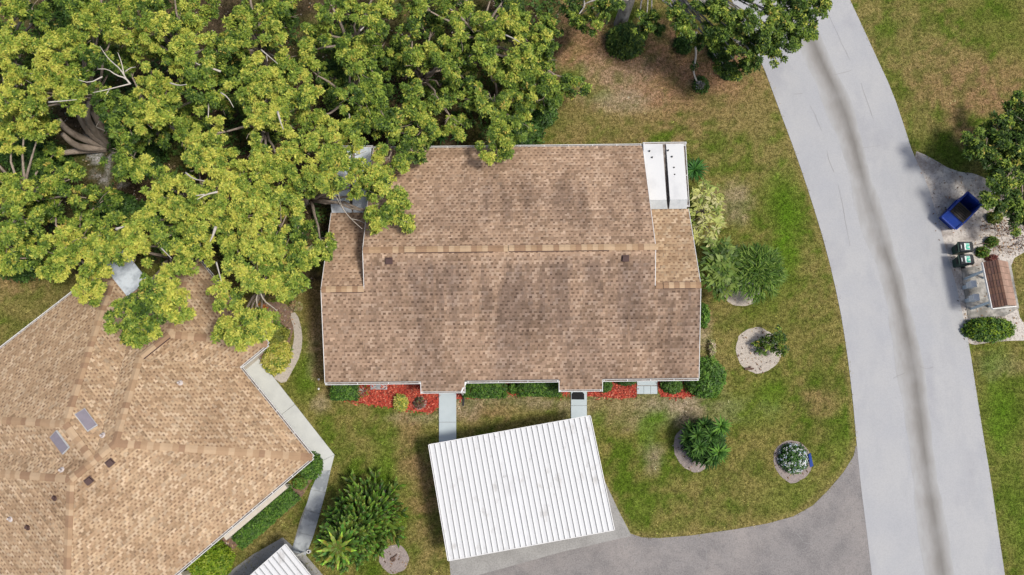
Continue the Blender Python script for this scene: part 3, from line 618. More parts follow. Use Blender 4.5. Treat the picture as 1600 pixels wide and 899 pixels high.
for x0_, x1_ in ((px1, px2), (px3, px4)): gutter(house1, H1(x0_, yP-.002, zs(yP))+fs, H1(x1_, yP-.002, zs(yP))+fs, so_, .10)
mb = MB()
for xx, sg in ((px1, -1), (px2, 1), (px3, -1), (px4, 1)): mb.beam(H1(xx+sg*.017, yS-.03, ZE-.07), H1(xx+sg*.017, yP-.1, zs(yP)-.06), .03, .14)
mb.build("porch_fascia", M_white, house1)
for xx in (px1+.15, px2-.15, px3+.15, px4-.15): MB().box(H1(xx, yP+.15, 1.1), (.12, .12, 2.2), A1).build("porch_post", M_white, house1)
gutter(house1, H1(a1, yN+.002, ZE)+fs, H1(a2, yN+.002, ZE)+fs, no_)
dsp = MB(); q = H1(px2+.10, yS-.03, 0); e_ = at(724, 618, .35)
dsp.beam((q.x, q.y, 2.42), (e_.x, e_.y, 2.30), .08, .07); dsp.beam((e_.x, e_.y, 2.26), (e_.x, e_.y, .12), .08, .06, up=(0, 1, 0)); dsp.build("downspout", M_white, house1)
q = at(724, 629, 0); MB().beam((e_.x, e_.y-.05, .06), (q.x, q.y-.2, .04), .10, .07).build("splash_hose", M_black, house1)
# lanai roofs (flat panels at both rear corners)
def lanai(x0_, x1_, m, mf, gap=True):
    ya, yb = y5+.42, yN+.02; za, zb = 2.92, 2.66; xs2 = [(x0_+.03, x0_+(x1_-x0_)*.47), (x0_+(x1_-x0_)*.55, x1_-.1)]
    base = MB(); base.hexa([H1(x, y, 2.45) for x, y in ((x0_+.03, y5+.02), (x1_-.1, y5+.02), (x1_-.1, yb), (x0_+.03, yb))], [H1(x0_+.03, y5+.02, 2.5), H1(x1_-.1, y5+.02, 2.5), H1(x1_-.1, yb, zb-.09), H1(x0_+.03, yb, zb-.09)], m=0)
    lr = base.build("lanai_roof", M_gutin, house1)
    for u0, u1 in xs2:
        MB().hexa([H1(u0, ya, za-.08), H1(u1, ya, za-.08), H1(u1, yb, zb-.08), H1(u0, yb, zb-.08)], [H1(u0, ya, za), H1(u1, ya, za), H1(u1, yb, zb), H1(u0, yb, zb)]).build("roof_panel", m, lr)
        w_ = .10 if u0 == xs2[0][0] else 0
        MB().hexa([H1(u0, y5+.03, 2.49), H1(u1+w_, y5+.03, 2.49), H1(u1, ya-.003, za-.1), H1(u0, ya-.003, za-.1)], [H1(u0, y5+.0, 2.54), H1(u1+w_, y5+.0, 2.54), H1(u1, ya-.003, za-.01), H1(u0, ya-.003, za-.01)]).build("flashing", mf, lr)
    return lr
lr = lanai(a2, xR, M_lanai, M_lgrey); lanai(xL, a1, M_lanold, M_lanold)
gutter(house1, H1(a2+.02, yN+.03, 2.58), H1(xR+.1, yN+.03, 2.58), no_); gutter(house1, H1(xR-.1, y5+.1, 2.58), H1(xR-.1, yN, 2.58), H1(1, 0, 0), .15)
gutter(house1, H1(xL, yN+.03, 2.58), H1(a1-.02, yN+.03, 2.58), no_)
mb = MB()
for u, v in ((1015, 236), (1019, 246), (1044, 235), (1050, 245), (1053, 262), (1054, 273), (1055, 291), (1056, 306), (1069, 291)):
    q = at(u, v, 2.78); mb.lathe((q.x, q.y, q.z-.1), [(.045, 0), (.045, .14), (.02, .16)], 8)
stuff(mb.build("screw_cap", M_black, lr))
ox, oy = 0, 0
p = at(903, 619, .075); o = MB().prism([Vector((p.x-.36, p.y-.2, 0)), Vector((p.x+.36, p.y-.2, 0)), Vector((p.x+.36, p.y+.1, 0)), Vector((p.x+.27, p.y+.22, 0)), Vector((p.x-.27, p.y+.22, 0)), Vector((p.x-.36, p.y+.1, 0))], .071, .088).build("doormat", M_mat, loc=(p.x, p.y, .071))
tag(o, "black doormat with clipped corners lying on the grey walk at the right porch", "doormat")

# ------------------------------------------------------------------ house 2 (hip-roofed neighbour)
r2, D2, n2, k2, m2 = 1.34203, 6.67736, 2.45164, 3.20076, 1.90465; O2 = (-20.99825, .53033); A2 = .72325; c2, s2 = math.cos(A2), math.sin(A2)
def H2(a, b, z): return Vector((O2[0]+c2*a+s2*b, O2[1]+s2*a-c2*b, z))
def H2i(p): x, y = p.x-O2[0], p.y-O2[1]; return (c2*x+s2*y, s2*x-c2*y)
zr2 = ZE+PITCH*D2; zw2 = zr2-PITCH*k2; e2 = ZE
house2 = thing("neighbour_house", H2(0, 0, 0), "tan hip-roofed house set diagonally with two skylight panels and many ridges", "house")
se = [(-r2-D2, D2, e2), (r2+D2, D2, e2), (r2, 0, zr2), (-r2, 0, zr2)]
half = [[(r2+D2, D2, e2), (r2+D2, D2-2*k2, e2), (r2+k2, -k2, zw2), (r2, 0, zr2)],
        [(r2+D2, D2-2*k2, e2), (r2+m2+D2, D2-2*k2, e2), (r2+k2+m2, -k2, zw2), (r2+k2, -k2, zw2)],
        [(r2+m2+D2, D2-2*k2, e2), (r2+m2+D2, -D2, e2), (r2+k2+m2, -k2, zw2)],
        [(0, 0, zr2), (r2, 0, zr2), (r2+k2, -k2, zw2), (r2+k2+m2, -k2, zw2), (r2+m2+D2, -D2, e2), (D2, -D2, e2)],
        [(0, 0, zr2), (D2, -D2, e2), (D2, -n2-D2, e2), (0, -n2, zr2)]]
nw = [(D2, -n2-D2, e2), (-D2, -n2-D2, e2), (0, -n2, zr2)]
planes2 = [se, nw]+half+[[(-a, b, z) for a, b, z in h][::-1] for h in half]
mb = MB()
for pl in planes2: deck_plane(mb, [H2(*p) for p in pl])
roof2 = mb.build("roof", M_deck, house2)
mb = MB()
for pl in planes2: shingle_plane(mb, [H2(*p) for p in pl], CLEAN, DARKT, .158, .255)
stuff(mb.build("shingle_field", M_shing2, roof2, attr=True))
for p, q in (((r2+D2, D2, e2), (r2, 0, zr2)), ((-r2-D2, D2, e2), (-r2, 0, zr2)), ((-r2, 0, zr2), (r2, 0, zr2)), ((r2+k2, -k2, zw2), (r2, 0, zr2)), ((-r2-k2, -k2, zw2), (-r2, 0, zr2)), ((0, -n2, zr2), (0, 0, zr2)), ((D2, -n2-D2, e2), (0, -n2, zr2)), ((-D2, -n2-D2, e2), (0, -n2, zr2)),
             ((r2+m2+D2, D2-2*k2, e2), (r2+k2+m2, -k2, zw2)), ((r2+m2+D2, -D2, e2), (r2+k2+m2, -k2, zw2))):
    P, Q = H2(*p), H2(*q)
    if P.x < -33 and Q.x > -33: P = P.lerp(Q, (-33-P.x)/(Q.x-P.x))
    caps(roof2, P, Q, .02, .31, .19)
P, Q = H2(r2+k2+.1, -k2, zw2), H2(r2+k2+m2-.05, -k2, zw2)
MB().beam(P+Vector((0, 0, -.03)), Q+Vector((0, 0, -.03)), .42, .03).build("ridge_vent", M_vent, roof2); caps(roof2, P, Q, .075, .48, .17, slope=PITCH)
def on2(u, v, fn):
    z = 3.5
    for _ in range(12): a, b = H2i(at(u, v, z)); z = fn(a, b)
    return a, b, z
fSE = lambda a, b: zr2-PITCH*b; fNEb = lambda a, b: zr2-PITCH*a; fNWb = lambda a, b: zr2+PITCH*a; fSW = lambda a, b: zr2-PITCH*(-a-r2)
for u, v in ((172, 723), (139, 751)):
    a, b, z = on2(u, v, fSE); d = H2(0, -1, 0)-H2(0, 0, 0); roof_vent(roof2, H2(a, b, z), 0, d)
def skylight(u, v, fn, g):
    a, b, z = on2(u, v, fn); d = (H2(*g, 0)-H2(0, 0, 0)).normalized(); nrm = (Vector((0, 0, 1))-d*PITCH).normalized(); sx = d.cross(nrm).normalized(); ty_ = nrm.cross(sx)
    M = Matrix.Identity(4); M.col[0][:3] = sx; M.col[1][:3] = ty_; M.col[2][:3] = nrm; M.col[3][:3] = H2(a, b, z)
    f = MB().box(0, (1.14, .55, .12), M=M @ Matrix.Translation((0, 0, .05))).build("skylight", M_lgrey, roof2)
    MB().box(0, (1.08, .50, .03), M=M @ Matrix.Translation((0, 0, .128))).build("skylight_pane", M_skyl, roof2)
skylight(135, 657, fNEb, (-1, 0)); skylight(95, 691, fNWb, (1, 0))
def stack(u, v, fn, r=.05, h=.32, m=M_pipe):
    a, b, z = on2(u, v, fn); P = H2(a, b, z); mb = MB(); mb.lathe((P.x, P.y, P.z-.02), [(.17, 0), (.13, .05), (r+.01, .10), (r, h), (r*.6, h)], 12); return mb.build("vent_pipe", m, roof2)
stack(86, 778, fSW, .07, .25, M_vent); stack(44, 824, fSW, .08, .25, M_vent); stack(17, 811, fSW); stack(161, 681, lambda a, b: zr2+PITCH*b); stack(97, 735, lambda a, b: zr2+PITCH*b); stack(281, 599, lambda a, b: zr2-PITCH*(a-r2))
eaves2 = [((-r2-D2, D2), (r2+D2, D2), (0, 1)), ((r2+D2, D2), (r2+D2, D2-2*k2), (1, 0)), ((r2+D2+.14, D2-2*k2), (r2+m2+D2, D2-2*k2), (0, 1)), ((r2+m2+D2, D2-2*k2), (r2+m2+D2, -D2), (1, 0)), ((r2+m2+D2, -D2), (D2+.14, -D2), (0, -1)), ((D2, -D2), (D2, -n2-D2), (1, 0)), ((D2, -n2-D2), (-D2, -n2-D2), (0, -1))]
for (p, q, n_) in eaves2:
    n3 = H2(*n_, 0)-H2(0, 0, 0); gutter(house2, H2(*p, e2)+fs+n3*.002, H2(*q, e2)+fs+n3*.002, n3)
i_ = .5; mb = MB()
wp2 = [(-r2-D2+i_, D2-i_), (r2+D2-i_, D2-i_), (r2+D2-i_, D2-2*k2-i_), (r2+m2+D2-i_, D2-2*k2-i_), (r2+m2+D2-i_, -D2+i_), (D2-i_, -D2+i_), (D2-i_, -n2-D2+i_), (-D2+i_, -n2-D2+i_), (-D2+i_, -D2+i_), (-r2-D2+i_, -D2+i_)]
for p, q in zip(wp2, wp2[1:]+wp2[:1]):
    P, Q = H2(*p, 1.2), H2(*q, 1.2); d = (Q-P).normalized()*.1; mb.beam(P+d, Q-d, .2, 2.4)
wall2 = mb.build("wall", M_stucco, house2)
# patio screen wall outside the south-east eave, with its opening
def alongSE(u, v): return H2i(at(u, v, 1.0))[0]
for (u0, v0, u1, v1) in ((352, 838, 447, 757), (270, 915, 288, 897)):
    w0, w1 = alongSE(u0, v0), alongSE(u1, v1); mb = MB(); bb = D2+.02
    mb.beam(H2(w0, bb, .62), H2(w1, bb, .62), .22, 1.24); mb.beam(H2(w0, bb, 1.27), H2(w1, bb, 1.27), .34, .08)
    mb.beam(H2(w0+.12, bb-.17, .6), H2(w0+.12, bb-.6, .6), .2, 1.2)
    mb.build("patio_wall", M_stucco, house2)
    for f0, f1 in ((.03, .2), (.45, .97)):
        MB().beam(H2(w0+(w1-w0)*f0, D2-.42, 1.45), H2(w0+(w1-w0)*f1, D2-.42, 1.45), .06, 1.2).build("window", M_glass, wall2)
# lanai patch at its north corner
q = [H2(D2-.9, -D2-2.4, 0), H2(D2+.5, -D2-2.4, 0), H2(D2+.5, -D2-.1, 0), H2(D2-.9, -D2-.1, 0)]
MB().hexa([(v.x, v.y, 2.86) for v in q], [(v.x, v.y, 2.94) for v in q]).build("lanai_roof", M_lanold, house2)
b0, b1 = alongSE(362, 825), alongSE(388, 803); P, Q = H2(b0, D2-.22, 0), H2(b1, D2-.22, 0)
bn = thing("bench", P.lerp(Q, .5), "orange-red bench tucked behind the cream patio wall under the eave", "bench")
MB().beam(P+Vector((0, 0, .95)), Q+Vector((0, 0, .95)), .30, .06).build("seat", M_red, bn)
for t in (.08, .92): q = P.lerp(Q, t); MB().box((q.x, q.y, .46), (.07, .24, .92), A2).build("leg", M_red, bn)

# ------------------------------------------------------------------ carports
def carport(name, O, X, Y, nx_, ny_m, label, zt=2.5, posts=True):
    """O: corner, X: along width (per panel vector * n), Y: along panels"""
    O, X, Y = Vector(O), Vector(X), Vector(Y); root = thing(name, Vector(((O+X*.5+Y*.5).x, (O+X*.5+Y*.5).y, 0)), label, "carport")
    xd, yd = X.normalized(), Y.normalized(); w = X.length/nx_; up = Vector((0, 0, 1))
    mb = MB(); mb.hexa([O-up*.09, O+X-up*.09, O+X+Y-up*.09, O+Y-up*.09] if X.cross(Y).z > 0 else [O-up*.09, O+Y-up*.09, O+X+Y-up*.09, O+X-up*.09],
                       [O-up*.055, O+X-up*.055, O+X+Y-up*.055, O+Y-up*.055] if X.cross(Y).z > 0 else [O-up*.055, O+Y-up*.055, O+X+Y-up*.055, O+X-up*.055])
    deck = mb.build("roof_deck", M_cpg, root)
    for i in range(nx_):
        a0 = O+xd*(w*i+w*.075); a1_ = O+xd*(w*(i+1)-w*.075); r_ = up*random.uniform(-.004, .004)
        prof = [a0-up*.05, a0+xd*.012+r_, a0+xd*(w*.26)+r_-up*.012, a0+xd*(w*.43)+r_-up*.012, a1_-xd*.012+r_, a1_-up*.05]
        me = MB(); yv = Y
        for p, q in zip(prof, prof[1:]): me.face([p, q, q+yv, p+yv] if X.cross(Y).z > 0 else [p, p+yv, q+yv, q])
        me.face(prof); me.face([p+yv for p in prof[::-1]])
        me.build("roof_panel", M_cps if i in (12, 13, 14) else M_cp, deck)
    mb = MB()
    for p, q in ((O-yd*.02, O+X-yd*.02), (O+Y+yd*.02, O+X+Y+yd*.02)): mb.beam(p-up*.08, q-up*.08, .03, .17)
    for p, q in ((O-xd*.02, O+Y-xd*.02), (O+X+xd*.02, O+X+Y+xd*.02)): mb.beam(p-up*.06, q-up*.06, .035, .15)
    mb.build("edge_trim", M_white, root)
    for t in (.12, .5, .88): MB().beam(O+Y*t+xd*.1-up*.2, O+Y*t+X-xd*.1-up*.2, .1, .18).build("beam", M_white, root)
    for s_ in (.03, .5, .97):
        for t in (.12, .88):
            q = O+X*s_+Y*t; MB().box((q.x, q.y, (zt-.28)/2), (.09, .09, zt-.28), 0).build("post", M_white, root)
    return root
o_ = at(670, 695.5, 2.55); x_ = at(922, 650, 2.55)-o_; y_ = (at(703, 876, 2.55)-o_+at(957, 828, 2.55)-at(922, 650, 2.55))*.5
carport("carport", o_, x_, y_, 30, 6, "wide white ribbed metal carport roof set at a slant below the long house")
o_ = at(446, 851, 2.55); y_ = (at(487, 899, 2.55)-o_).normalized(); x_ = (at(392, 899, 2.55)-o_).normalized(); y_ = Vector((-x_.y, x_.x, 0)) if Vector((-x_.y, x_.x, 0)).dot(y_) > 0 else Vector((x_.y, -x_.x, 0))
carport("carport", o_, x_*5.2, y_*6, 18, 6, "white ribbed metal carport corner at the bottom left edge beside the hip-roofed house")
sheet("carport_apron", ats([(442, 840), (462, 858), (478, 868), (505, 899), (535, 960), (420, 1060), (250, 1010), (366, 888), (396, 866)]), .016, M_apron)

# ------------------------------------------------------------------ foliage things
def foliage_cloud(c, rx, ry, h, n, L, wr, pal, k=6, z0=0.05, box=False, shell=.75):
    """leaf rosettes over a dome or clipped-box volume"""
    d = rng.normal(0, 1, (n, 3)); d[:, 2] = np.abs(d[:, 2]); d /= np.linalg.norm(d, axis=1, keepdims=True)
    if box:
        q = rng.uniform(-1, 1, (n, 2)); e_ = (np.abs(q[:, 0])**7+np.abs(q[:, 1])**4); d2 = np.stack([q[:, 0], q[:, 1], np.clip(1.0-.35*e_+.06*rng.normal(0, 1, n), .3, 1.1)], 1)
        sd_ = rng.random(n) < .3; d2[sd_, 2] = rng.uniform(.05, .95, sd_.sum()); k_ = rng.random(n) < .8
        d2[sd_ & k_, 1] = np.sign(d2[sd_ & k_, 1]); d2[sd_ & ~k_, 0] = np.sign(d2[sd_ & ~k_, 0]); d = d2*(1+.05*rng.normal(0, 1, (n, 1)))
        p = np.array(c)+d*np.array((rx, ry, h)); nn = d+np.array((0, 0, .9)); nn /= np.linalg.norm(nn, axis=1, keepdims=True)
        pal = np.array(pal); return rosettes(p, nn, k, L, wr, pal[rng.integers(0, len(pal), n)])
    r = shell+(1-shell)*rng.random((n, 1))+.05*rng.normal(0, 1, (n, 1))
    p = np.array(c)+np.concatenate([d[:, :1]*rx, d[:, 1:2]*ry, d[:, 2:]*h+z0], 1)*np.concatenate([r, r, r], 1)
    nn = d+np.array((0, 0, .5)); nn /= np.linalg.norm(nn, axis=1, keepdims=True)
    pal = np.array(pal); col = pal[rng.integers(0, len(pal), n)]
    return rosettes(p, nn, k, L, wr, col)
def bush(name, px, rx, ry, h, label, pal, n=200, L=.12, wr=.45, k=6, box=False, rz=0, group=None, cat="bush", core=True, corecol=(.02, .04, .012)):
    p = at(*px, h*.4); p.z = 0
    t = thing(name, p, label, cat, group)
    V, Fq, cc = foliage_cloud((0, 0, 0), rx, ry, h, int(n*1.9), L, wr, pal, k, box=box, shell=.6)
    ca, sa = math.cos(rz), math.sin(rz); V = np.stack([V[:, 0]*ca-V[:, 1]*sa+p.x, V[:, 0]*sa+V[:, 1]*ca+p.y, V[:, 2]], 1)
    npmesh("foliage", V, Fq, cc, M_leaf, t)
    mb = MB()
    for i in range(7):
        a = i*.9+random.random(); q = Vector((rx*.7*math.cos(a), ry*.7*math.sin(a), h*.7)); q = Vector((q.x*ca-q.y*sa, q.x*sa+q.y*ca, q.z)); mb.tube(curve(p+q*.05, p+q, .05, 3), taper(.025, .008, 3), 5)
    mb.build("stem", M_bark, t)
    return t
GRN = [(.06, .14, .02), (.09, .19, .03), (.045, .10, .018), (.12, .23, .04)]
DRK = [(.035, .085, .018), (.05, .12, .022), (.07, .15, .03)]
LIME = [(.25, .36, .02), (.18, .30, .015), (.33, .42, .04), (.13, .24, .015)]
YG = [(.5, .48, .08), (.35, .40, .05), (.16, .24, .04), (.55, .50, .15)]
BRT = [(.10, .23, .025), (.18, .32, .045), (.05, .13, .015), (.12, .25, .03)]
OLV = [(.17, .20, .03), (.10, .14, .025), (.24, .26, .04)]
hg = "hedges along the front of the long house"
bush("hedge", (540, 609), .70, .52, 1.0, "dark green rounded hedge at the left end of the long house front", BRT+DRK, 420, .09, .5, box=True, group=hg)
bush("hedge", (758, 606), 1.12, .5, 1.0, "long clipped green hedge just right of the left porch", BRT+DRK, 620, .09, .5, box=True, group=hg)
bush("hedge", (802, 607), .29, .3, .7, "small green ball shrub between the two clipped hedges", BRT, 130, .08, .5, group=hg, cat="shrub")
bush("hedge", (843, 604), 1.14, .48, 1.0, "long clipped green hedge just left of the right porch", BRT+DRK, 620, .09, .5, box=True, group=hg)
bush("hedge", (946, 602), .38, .4, .9, "small dark shrub tucked right of the right porch", GRN, 160, .09, .5, group=hg, cat="shrub")
bush("hedge", (978, 594), .6, .3, .7, "low dark shrub under the eave left of the grey patio slabs", DRK, 160, .09, .5, group=hg, cat="shrub")
bush("hedge", (1050, 601), .62, .5, .8, "loose dark shrub in red mulch right of the patio slabs", GRN, 240, .12, .4, group=hg, cat="shrub")
bush("bush", (1103, 589), 1.15, 1.12, 1.9, "large round glossy green bush at the right front corner of the long house", BRT+GRN, 1000, .16, .35)
bush("bush", (1100, 493), .30, .7, .8, "small green shrub hugging the right wall of the long house", BRT, 220, .1, .5, cat="shrub")
bush("bush", (1113, 545), .16, .55, .5, "pale yellow edging plant along the right wall of the long house", [(.5, .5, .25), (.55, .45, .35), (.3, .35, .1)], 90, .09, .5, cat="plant")
bush("bush", (626, 629), .36, .42, .6, "round yellow variegated croton in red mulch", YG+[(.6, .55, .1)], 150, .16, .35, cat="shrub")
bush("bush", (485, 729), .62, .72, 1.2, "round green bush at the hip house corner beside the path", BRT+GRN, 560, .1, .5)
bush("bush", (328, 878), 1.15, 1.05, 1.4, "bright lime round bush below the hip house eave", LIME, 1100, .13, .45)
bush("hedge", (396, 826), 1.0, .40, .9, "lower clump of the dark hedge below the patio wall", GRN+BRT, 620, .1, .5, box=True, rz=.72, cat="hedge", group="hedge along the patio wall")
bush("hedge", (438, 788), .92, .42, .9, "upper clump of the dark hedge below the patio wall", GRN+BRT, 620, .1, .5, box=True, rz=.72, cat="hedge", group="hedge along the patio wall")
bush("hedge", (468, 755), .4, .3, .5, "small loose green shrub at the patio wall end", BRT+OLV, 130, .12, .4, cat="shrub")
bush("bush", (432, 558), .75, .95, .9, "yellow and green croton mass beside the curved gravel strip", YG+[(.6, .58, .12)], 420, .17, .4, rz=-.4, cat="shrub")
bush("bush", (425, 522), .9, .55, 1.4, "olive leafy shrub above the croton mass", OLV+[(.3, .32, .05)], 420, .15, .4, cat="shrub")
bush("bush", (405, 483), .35, .25, 1.0, "orange-red flowering shrub beside the hip house", [(.6, .10, .03), (.5, .2, .05), (.12, .2, .03)], 120, .13, .4, cat="shrub")
bush("bush", (463, 478), .35, .25, .7, "thin pale yellow flowering plant on the brown bed", [(.5, .42, .25), (.3, .3, .1), (.45, .3, .15)], 50, .12, .4, cat="plant")
bush("hedge", (1548, 514), 1.42, .66, 1.15, "half-rounded green and yellow hedge beside the mail kiosk", LIME[:2]+GRN+[(.2, .3, .03)], 1300, .12, .5, cat="hedge")
bush("bush", (1555, 340), .4, .3, .6, "olive green shrub on the sand below the right tree", OLV+LIME[:1], 150, .13, .45, cat="shrub")
bush("bush", (1550, 378), .33, .28, .5, "small green shrub behind the upper trash bin", BRT+OLV, 130, .12, .45, cat="shrub")
bush("bush", (1536, 394), .33, .28, .5, "small green shrub between the bins and the mail kiosk", BRT+OLV, 130, .12, .45, cat="shrub")
bush("bush", (1550, 404), .3, .2, .4, "reddish brown plant against the mail kiosk roof", [(.2, .05, .04), (.12, .05, .04), (.28, .12, .09)], 80, .12, .3, cat="plant")
bush("bush", (978, 62), 1.15, 1.0, 1.6, "dark glossy round shrub at the foot of the grey oak trunk", [(.03, .075, .015), (.05, .11, .02), (.17, .25, .04), (.09, .15, .025)], 900, .22, .3, cat="shrub")
t = thing("leaning_shrub", at(1193, 545, 0), "small dark leafy shrub leaning off the pale sand ring", "shrub"); b = at(1190, 545, 0); mb = MB(); pt = []
for u, v, r, z in ((1186, 541, .28, .5), (1196, 536, .3, .8), (1204, 530, .25, 1.0), (1214, 528, .3, 1.3), (1222, 536, .32, 1.3), (1212, 545, .3, 1.1), (1226, 546, .25, 1.2), (1216, 518, .2, 1.3), (1188, 551, .2, .4)):
    q = at(u, v, z); pt.append(pad(q, r*1.25, .22, 60, L=.15)); mb.tube(curve(b, q, .1, 4, .03), taper(.035, .01, 4), 5)
V, Fq, cc = cat_leaf(pt); npmesh("foliage", V, Fq, cc, M_leaf, t); mb.build("stem", M_bark, t)
def strap_plant(name, p, n, L, w, label, pal, part="leaf", lean=.5, cat="plant", z=.1, group=None, hgt=1.0, t=None, segs=4, droop=1.0):
    """arching strap leaves from one heart, each leaf its own part"""
    root = t or thing(name, Vector((p[0], p[1], 0)), label, cat, group)
    meshes = []
    for c in pal:
        mb = MB(); pr = []
        for i in range(segs+1):
            s = i/segs; ww = w*(.55+.9*s*(1-s)*2)*(1-s**4*.95); pr.append((Vector((L*(s-.12*s*s), -ww/2, L*(.75*s-.75*droop*s*s))), Vector((L*(s-.12*s*s), ww/2, L*(.75*s-.75*droop*s*s)))))
        for (a, b), (c_, d) in zip(pr, pr[1:]):
            m_ = (a+b)/2-Vector((0, 0, w*.2)); n_ = (c_+d)/2-Vector((0, 0, w*.2)); mb.face([a, m_, n_, c_]); mb.face([m_, b, d, n_])
        o = mb.build(part, mat("leaf_%02d_%02d_%02d" % tuple(int(x*99) for x in c), c, .5, trans=.2, layers=[(5, 3, .4, .7, (.75, .8, .7), .6, I1, 'MULTIPLY')])); meshes.append(o.data); bpy.data.objects.remove(o)
    for i in range(n):
        o = bpy.data.objects.new(part, random.choice(meshes)); C.objects.link(o); o.parent = root
        o.location = Vector((p[0], p[1], z))-off(root); sc = random.uniform(.75, 1.1); q = i/n
        o.rotation_euler = (random.uniform(-.2, .2), -hgt*(1-q)+random.uniform(-.15, .15), i*2.39996); o.scale = (sc,)*3
    return root
p = at(1086, 265, .3); strap_plant("yucca", p, 60, 1.05, .11, "dark green spiky yucca against the white lanai corner", [(.05, .16, .03), (.08, .22, .04), (.04, .12, .03)], hgt=.55)
p = at(690, 215, .2); strap_plant("bromeliad", p, 18, .75, .09, "left spiky green plant behind the north eave", [(.06, .2, .05), (.05, .15, .04)], group="spiky plants behind the house")
p = at(717, 215, .2); strap_plant("bromeliad", p, 18, .75, .09, "right spiky green plant behind the north eave", [(.07, .2, .05), (.05, .15, .04)], group="spiky plants behind the house")
p = at(416, 524, .8); strap_plant("fern", p, 22, .7, .12, "bright green strappy fern at the hip house east corner", [(.06, .22, .03), (.1, .28, .05)], hgt=.7)
# large strap-leaved clump: right side narrow and dense, left side broad rosettes
t = thing("dracaena_clump", at(1160, 432, 0), "big clump of long strappy green leaves beside the right gable end", "shrub")
c0 = at(1172, 430, .5)
for i in range(38):
    a = i*2.4; r = .16*math.sqrt(i)*1.42; z = 1.9-.34*r*r
    mbp = (c0.x+r*math.cos(a)+.05, c0.y+r*math.sin(a)*.95)
    nL = 44; cen = np.tile(np.array([mbp[0], mbp[1], max(.3, z)]), (nL, 1)); 
    D = rng.normal(0, 1, (nL, 3)); D[:, 2] = np.abs(D[:, 2])*.7-.1; D[:, 0] += .9*math.cos(a)*r/.9; D[:, 1] += .9*math.sin(a)*r/.9; D /= np.linalg.norm(D, axis=1, keepdims=True)
    LL = rng.uniform(.45, .8, nL); V, Fq = leaf_arrays(cen, D, LL, np.full(nL, .06), .35)
    col = np.array(random.choices([(.075, .155, .016), (.13, .245, .03), (.045, .10, .013), (.22, .33, .055)], k=nL))
    npmesh("leaf_rosette", V, Fq, np.repeat(col, 4, 0), M_leaf, t)
mb = MB()
for i in range(7): a = i*.9; mb.tube(curve((c0.x, c0.y, 0), (c0.x+.8*math.cos(a), c0.y+.8*math.sin(a), 1.3), .1), taper(.05, .03, 6), 6)
mb.build("stem", M_bark, t)
t = thing("broadleaf_clump", at(1118, 425, 0), "broad-leaved green rosette shrub between the gable end and the strappy clump", "shrub"); c0 = at(1119, 424, .6)
for i in range(52):
    a = i*2.4; r = .15*math.sqrt(i)*1.05; z = 2.1-.5*r*r; q = np.array([[c0.x+r*math.cos(a)*.9, c0.y+r*math.sin(a)*1.5, max(.3, z)]])
    V, Fq, cc = rosettes(q, np.array([[0, 0, 1.]]), 14, .40, .34, np.array([random.choice([(.075, .145, .018), (.13, .215, .03), (.05, .10, .013), (.19, .27, .05)])]), .55)
    npmesh("leaf_rosette", V, Fq, cc, M_leaf, t)
mb = MB()
for i in range(6): a = i*1.05; mb.tube(curve((c0.x, c0.y, 0), (c0.x+.5*math.cos(a), c0.y+.9*math.sin(a), 1.1), .1), taper(.04, .02, 6), 6)
mb.build("stem", M_bark, t)
t = thing("variegated_shrub", at(1104, 330, 0), "airy pale yellow-green variegated shrub against the right gable end", "shrub"); pt = []; mb = MB(); b = at(1097, 335, 0)
for i in range(85):
    u, v = 1080+random.random()*48, 283+random.random()*100
    if abs((u-1104)/26)**2.5+abs((v-332)/52)**2.5 > 1: continue
    q = at(u, v, 1.4+random.random()*.8); pt.append(rosettes(np.array([q]), np.array([[0, 0, 1.]]), 9, .30, .34, np.array([random.choice([(.5, .52, .16), (.42, .47, .12), (.24, .32, .07), (.6, .58, .28)])]), .5)); mb.tube(curve(b, q, .1, 4, .06), taper(.022, .006, 4), 4)
V, Fq, cc = cat_leaf(pt); npmesh("foliage", V, Fq, cc, M_leaf, t); mb.build("stem", M_twig, t)
t = thing("twiggy_plant", at(567, 614, 0), "nearly leafless pale twiggy plant beside the left hedge", "plant"); b = at(568, 612, 0); mb = MB()
for i in range(16): a = random.random()*6.28; r = random.uniform(.2, .55); mb.tube(curve(b, b+Vector((r*math.cos(a), r*math.sin(a), random.uniform(.4, .8))), .05, 3, .03), taper(.018, .006, 3), 4)
mb.build("stem", M_twig, t); V, Fq, cc = foliage_cloud((b.x, b.y, .3), .4, .35, .4, 22, .12, .4, OLV+[(.3, .12, .08)]); npmesh("foliage", V, Fq, cc, M_leaf, t)
t = thing("sapling", at(656, 631, 0), "small dark sapling in a hollow of the red mulch near the left walk", "plant"); b = at(656, 630, 0)
V, Fq, cc = foliage_cloud((b.x, b.y, .05), .26, .26, .35, 40, .13, .4, [(.08, .06, .04), (.2, .1, .08), (.12, .16, .05)]); npmesh("foliage", V, Fq, cc, M_leaf, t)
MB().lathe((b.x, b.y, 0), [(.42, .0), (.34, .05), (.25, .035), (.12, .022)], 18).build("soil_rim", M_gring, t)
